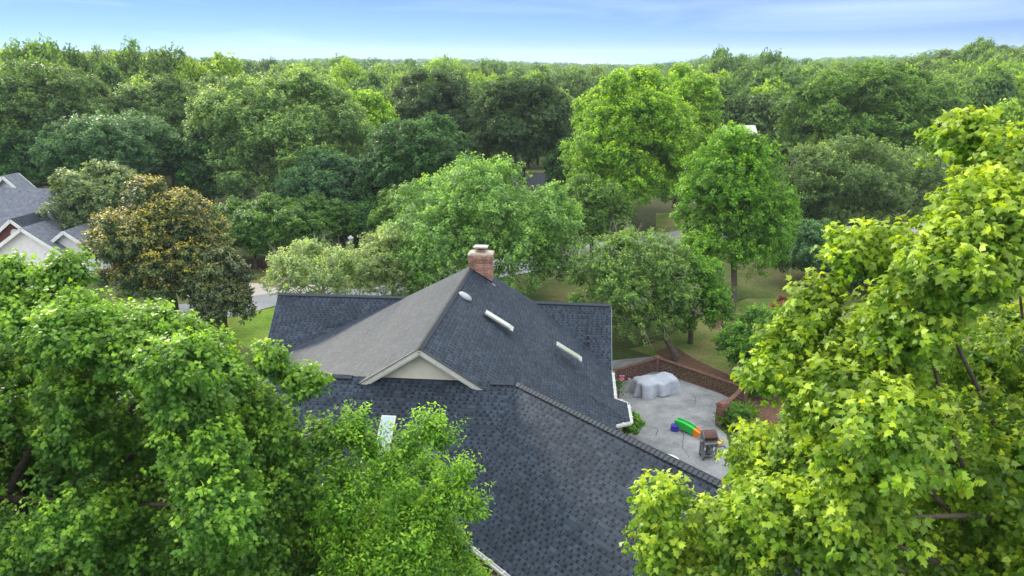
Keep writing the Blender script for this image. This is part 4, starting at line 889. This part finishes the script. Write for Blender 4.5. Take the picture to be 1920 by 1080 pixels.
# ------------------------------------------------------------------ small plants
def clump(name, label, loc, n, l, w, kind, seed, cat='plant', lean=.8, group=None):
    rng = np.random.default_rng(seed); P = np.zeros((n, 3)); P[:, :2] = rng.normal(0, l * .18, (n, 2)); d = rdir(rng, n); d[:, 2] = np.abs(d[:, 2]) * .6 + lean; d = unit(d)
    out = unit(d * [1, 1, .0]); N = unit(ZZ + out * .3 + rng.normal(0, .2, (n, 3))) + out * 1.2
    me = leaves_mesh(name, P, N, d, np.full(n, l) * rng.uniform(.6, 1.2, n), rng.uniform(0, 1, n), rng.uniform(0, 1, n), 'blade', leaf_mat(*GREENS[kind]))
    o = bpy.data.objects.new(name, me); link(o); o.location = tuple(loc); tag(o, label, cat, group); return o
TM['blade'] = np.array([(0, 0, 0), (.05, .3, .0), (.045, .65, -.10), (0, 1.0, -.42), (-.045, .65, -.10), (-.05, .3, .0)])
clump('lily_plant', 'strappy yellow-green lily clump in front of the brick pillar', at(1398, 806, .02), 150, .75, .1, 'lime', 3, lean=.7)
clump('lily_plant', 'darker strappy lily clump beside the foot of the brick pillar', at(1372, 800, .02), 140, .75, .1, 'mid', 4, lean=.8)
clump('lily_plant', 'upright strappy plant behind the brick pillar by the wall', at(1392, 780, .02), 150, .8, .1, 'vivid', 5, lean=1.0)
T('patio_shrub', 'leafy shrub against the outer side of the pillar', 'shrub', 1378, 24, 770, 29.6, 'vivid2', 803, 51, n=14, per=34, K=8, leaf=.10, L=.22, wid=.1, trunk=False)
fl = empty('flowering_plant', tuple(at(1158, 762, 0))); tag(fl, 'pink flowering plant beside the white gutter corner', 'plant')
rng = np.random.default_rng(9); n = 400; P = rng.normal(0, .16, (n, 3)) + [0, 0, 1.3]; P[:, 2] -= np.abs(rng.normal(0, .35, n))
link(bpy.data.objects.new('leaf_cluster', leaves_mesh('leaf_cluster', P, rdir(rng, n) + ZZ, rdir(rng, n), rng.uniform(.06, .12, n), rng.uniform(0, 1, n), rng.uniform(0, 1, n), 'oval', leaf_mat(*GREENS['vivid2']))), fl)['kind'] = 'stuff'
mb = MB()
for i in range(9): mb.tube([(rng.normal(0, .05), rng.normal(0, .05), 0), tuple(P[i])], [.012, .006], 4)
mb.build('stem', MT['bark'], fl)
for i in range(9):
    mb = MB(); c = np.array([rng.normal(.05, .17), rng.normal(-.05, .15), 1.42 + rng.normal(0, .1)]); mb.lathe([(.01, -.03), (.055, 0), (.06, .03), (.02, .05)], c, 7); mb.build('flower', MT['pink'], fl)
T('patio_shrub', 'small dark shrub under the bay corner of the patio', 'shrub', 1186, 18, 782, 28.2, 'vivid', 812, 52, n=10, per=30, K=8, leaf=.10, L=.22, wid=.1, trunk=False)
o = T('patio_shrub', 'reddish leafed bush in the mulch beyond the lawn tree', 'shrub', 1478, 26, 562, 42.5, 'red', 592, 53, n=14, per=34, K=8, leaf=.12, L=.22, wid=.12, trunk=False)

# ------------------------------------------------------------------ the woods beyond
def proto(seed, shape, n, per, K, leaf, lobe, up, zmin=-.6, lump=.16, frac=(.62, .88)):
    """a unit tree 10 m tall (crown radius 4.2) whose meshes the distant trees share"""
    rng = np.random.default_rng(seed); C, Rr, D = envelope(rng, (4.0, 4.0, 4.2), n, shape, lobe, zmin=zmin, lump=lump, frac=frac); C = C + [0, 0, 5.9]
    arr = sprigs(rng, C, Rr, D, per, K, .7, .45, leaf, up, 0, flat=.6, inner=.1)
    tr = limb_mesh(rng, (0, 0, -1.0), (0, 0, 7.5), C, .26, nl=5, n=5, wob=.3)
    return arr, tr
PR = []
for i, (sh, n, up, lobe, lp) in enumerate([('round', 46, .5, .26, .16), ('cone', 44, .9, .26, .12), ('round', 60, .4, .22, .24), ('column', 46, .8, .26, .16), ('vase', 50, .6, .24, .2), ('cone', 60, .3, .2, .1)]):
    arr, tr = proto(200 + i, sh, n, 26, 7, .42, lobe, up, lump=lp)
    PR.append([arr, tr, None, None])
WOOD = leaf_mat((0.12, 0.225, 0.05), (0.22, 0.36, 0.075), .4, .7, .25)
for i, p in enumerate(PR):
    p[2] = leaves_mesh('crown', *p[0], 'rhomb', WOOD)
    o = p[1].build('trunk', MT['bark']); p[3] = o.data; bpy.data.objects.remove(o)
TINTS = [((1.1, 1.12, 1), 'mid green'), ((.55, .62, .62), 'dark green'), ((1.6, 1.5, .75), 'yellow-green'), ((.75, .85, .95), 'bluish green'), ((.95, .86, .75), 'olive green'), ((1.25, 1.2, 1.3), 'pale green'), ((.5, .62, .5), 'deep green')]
SKY_X = [0, 60, 150, 245, 300, 330, 410, 480, 600, 700, 850, 950, 1100, 1200, 1280, 1350, 1450, 1500, 1600, 1700, 1800, 1850, 1920, 2200]
SKY_Y = [86, 78, 92, 86, 94, 100, 100, 108, 104, 105, 105, 108, 114, 116, 110, 96, 97, 106, 101, 96, 84, 72, 78, 70]
rngw = np.random.default_rng(5)
placed = []
def put(cx, ytop, Y, hw, pi, ti, rz, label, group, sq=1.0):
    top = atY(cx, ytop, Y); g = float(gz(top[0], Y)); dep = Y / math.cos(PITCH)
    r = hw * Y / F * 1.0; h = max(top[2] - g, 1.5 * r); zb = top[2] - h
    root = empty('woodland_tree', (top[0], Y, zb), rz); tag(root, label, 'tree', group)
    s = r / 4.2; root.scale = (s, s, h / 10.2)
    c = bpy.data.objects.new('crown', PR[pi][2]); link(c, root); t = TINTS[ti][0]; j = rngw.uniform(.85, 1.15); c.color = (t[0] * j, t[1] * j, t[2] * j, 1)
    link(bpy.data.objects.new('trunk', PR[pi][3]), root)
def zone(x):
    return ['at the far left', 'left of centre', 'left of the centre line', 'above the chimney', 'right of centre', 'on the right', 'at the far right'][int(np.clip(x / 275, 0, 6))]
NAMED = [(50, 80, 100, 52, 2, 0, 'mid green treetop on the skyline at the upper left corner'), (128, 90, 105, 38, 0, 1, 'dark treetop on the skyline between two green ones at the upper left'),
    (88, 116, 96, 48, 2, 5, 'greyish treetop in front of the left skyline'), (245, 88, 130, 40, 4, 0, 'rounded treetop on the left skyline'), (300, 95, 120, 46, 2, 0, 'big domed green treetop on the left skyline'),
    (200, 125, 100, 42, 5, 3, 'bluish treetop below the left skyline'), (410, 103, 125, 52, 3, 2, 'light green treetop on the skyline above the broad grey-green tree'), (185, 97, 150, 30, 4, 5, 'thin pale treetop on the left skyline'),
    (360, 118, 115, 40, 1, 2, 'yellow-green treetop below the left skyline'), (560, 125, 130, 38, 3, 2, 'light green treetop behind the broad grey-green tree'), (645, 116, 150, 48, 3, 2, 'bright treetop standing above the woods left of centre'),
    (632, 150, 115, 28, 1, 2, 'small pointed bright green conifer-like crown'), (715, 168, 112, 34, 0, 3, 'small round bluish crown left of the round dark tree'), (830, 108, 230, 40, 0, 2, 'light treetop on the centre skyline'),
    (915, 120, 240, 36, 2, 3, 'rounded dark bluish treetop beyond the two round dark trees'), (1355, 97, 170, 34, 2, 3, 'tall bluish treetop left of the right hill'), (1452, 97, 170, 34, 0, 3, 'second tall bluish treetop at the foot of the right hill'),
    (1470, 125, 125, 70, 0, 3, 'wide dark bluish tree behind the olive green tree'), (1345, 150, 115, 50, 2, 3, 'bluish tree right behind the tall bright tree'), (1405, 118, 150, 50, 0, 3, 'broad bluish treetop at the foot of the right hill'), (1840, 72, 200, 30, 3, 0, 'highest treetop on the right hill'),
    (1850, 130, 110, 46, 1, 2, 'pointed light green tree on the right slope'), (1900, 190, 90, 46, 3, 2, 'yellow-green tree at the right edge above the maple'), (1790, 165, 105, 48, 2, 0, 'green tree right of the huge olive tree'), (1900, 120, 115, 44, 0, 0, 'round green tree at the right edge'),
    (1375, 190, 135, 50, 5, 3, 'shaded bluish tree above the white roofed building'), (1450, 170, 130, 50, 2, 3, 'shaded bluish tree right of the white roofed building'), (640, 105, 260, 30, 0, 0, 'low treetop on the skyline left of centre')]
for i, (cx, yt, Y, hw, pi, ti, lab) in enumerate(NAMED):
    put(cx, yt, Y, hw, pi, ti, i * 1.3, lab, None)
rows = [(108, 8, 178), (122, 8, 160), (138, 8, 148), (158, 8.5, 138), (182, 8.5, 131), (210, 9, 126), (245, 9, 121), (290, 9.5, 117), (345, 10, 112), (420, 11, 107)]
cnt = 0
cands = []
for ri, (Y, sp, yt0) in enumerate(rows):
    X = -0.74 * Y - 8 + rngw.uniform(0, 4)
    while X < 0.76 * Y + 8:
        cx = 960 + X / (Y / math.cos(PITCH) * 1.0) * F * 1.0
        sy = float(np.interp(cx, SKY_X, SKY_Y)); k = ri / (len(rows) - 1)
        yt = (yt0 + rngw.uniform(-9, 9) * (1 - .6 * k)) ; yt = sy + (yt - 106) * (.9 if sy > 95 else .8) + 6 * (1 - k) + rngw.uniform(-2, 5)
        if k > .85: yt = sy + rngw.uniform(-1, 8)
        yt = max(yt, sy)
        cands.append((cx, yt, Y + rngw.uniform(-5, 5) * (Y / 150), sp * rngw.uniform(.42, .68), int(rngw.integers(0, 6)), int(rngw.choice(7, p=[.24, .16, .2, .14, .1, .1, .06])), rngw.uniform(0, 6.28)))
        X += sp * rngw.uniform(.75, 1.25)
keep = []
for c in cands:
    if len(keep) < 235: keep.append(c)
for cx, yt, Y, r, pi, ti, rz in keep:
    dist = 'nearer' if Y < 150 else ('middle' if Y < 230 else 'farther')
    put(cx, yt, Y, r * F / Y, pi, ti, rz, '%s crown in the %s rows of the distant woods, %s' % (TINTS[ti][1], dist, zone(cx)), 'trees of the woods beyond the houses')
# the far woods that read as one mass
def far_mass(seed=77):
    rng = np.random.default_rng(seed); out = [[], [], [], [], [], []]
    spots = [(c[0], c[1], c[2]) for c in cands[235:]]
    for Y, n in ((470, 75), (560, 80), (680, 85), (820, 85), (1000, 90), (1300, 90), (1700, 90)):
        for i in range(n):
            cx = -60 + 2040 * (i + rng.uniform(0, 1)) / n; sy = float(np.interp(cx, SKY_X, SKY_Y))
            base = max(sy, 103 + 4 * math.sin(cx / 140)) if Y > 600 else sy + 2
            spots.append((cx, base + rng.uniform(0, 6) * (1 if Y < 900 else .5) + (9 if Y < 600 else 3), Y))
    for cx, yt, Y in spots:
        top = atY(cx, yt, Y); r = rng.uniform(4.0, 7.0) * (1 if Y < 700 else 1.5); hz = rng.uniform(5, 8)
        m = 330 if Y < 700 else 170; e = rdir(rng, m); e[:, 2] = np.abs(e[:, 2]) * 1.0 - .25
        k = 9; lc = fib(k, rng, -.1) * .62; q = rng.integers(0, k, m); p = lc[q] + e * .42
        P = p * [r, r, hz] + [top[0], Y, top[2] - hz * .95]; tt = np.clip(rng.normal(.45, .24), 0, 1)
        lf = (0.95 if Y < 700 else 1.9) * (1.0)
        for a, b in zip(out, (P, e + ZZ * .8 + rng.normal(0, .4, (m, 3)), rdir(rng, m) - ZZ * .2, lf * rng.uniform(.6, 1.3, m), np.clip(tt + rng.normal(0, .12, m), 0, 1), np.clip(e[:, 2] + rng.normal(0, .2, m), 0, 1))): a.append(b)
    me = leaves_mesh('distant_woods', *[np.concatenate(a) for a in out], 'rhomb', WOOD)
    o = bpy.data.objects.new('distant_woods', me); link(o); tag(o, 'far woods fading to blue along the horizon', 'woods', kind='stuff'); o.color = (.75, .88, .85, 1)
far_mass()

# ------------------------------------------------------------------ haze
hz_m = bpy.data.materials.new('haze'); hz_m.use_nodes = True; t = hz_m.node_tree; t.nodes.clear()
o_ = t.nodes.new('ShaderNodeOutputMaterial'); v_ = t.nodes.new('ShaderNodeVolumePrincipled'); v_.inputs['Color'].default_value = (0.72, 0.84, 1.0, 1); v_.inputs['Density'].default_value = HAZE; v_.inputs['Anisotropy'].default_value = 0.0
t.links.new(v_.outputs[0], o_.inputs['Volume'])
mb = MB(); mb.box((0, 900, 20), (5200, 5600, 70)); 
if HAZE > 0:
    o = mb.build('haze', hz_m); tag(o, 'thin blue haze over the distant woods', 'haze', kind='stuff')
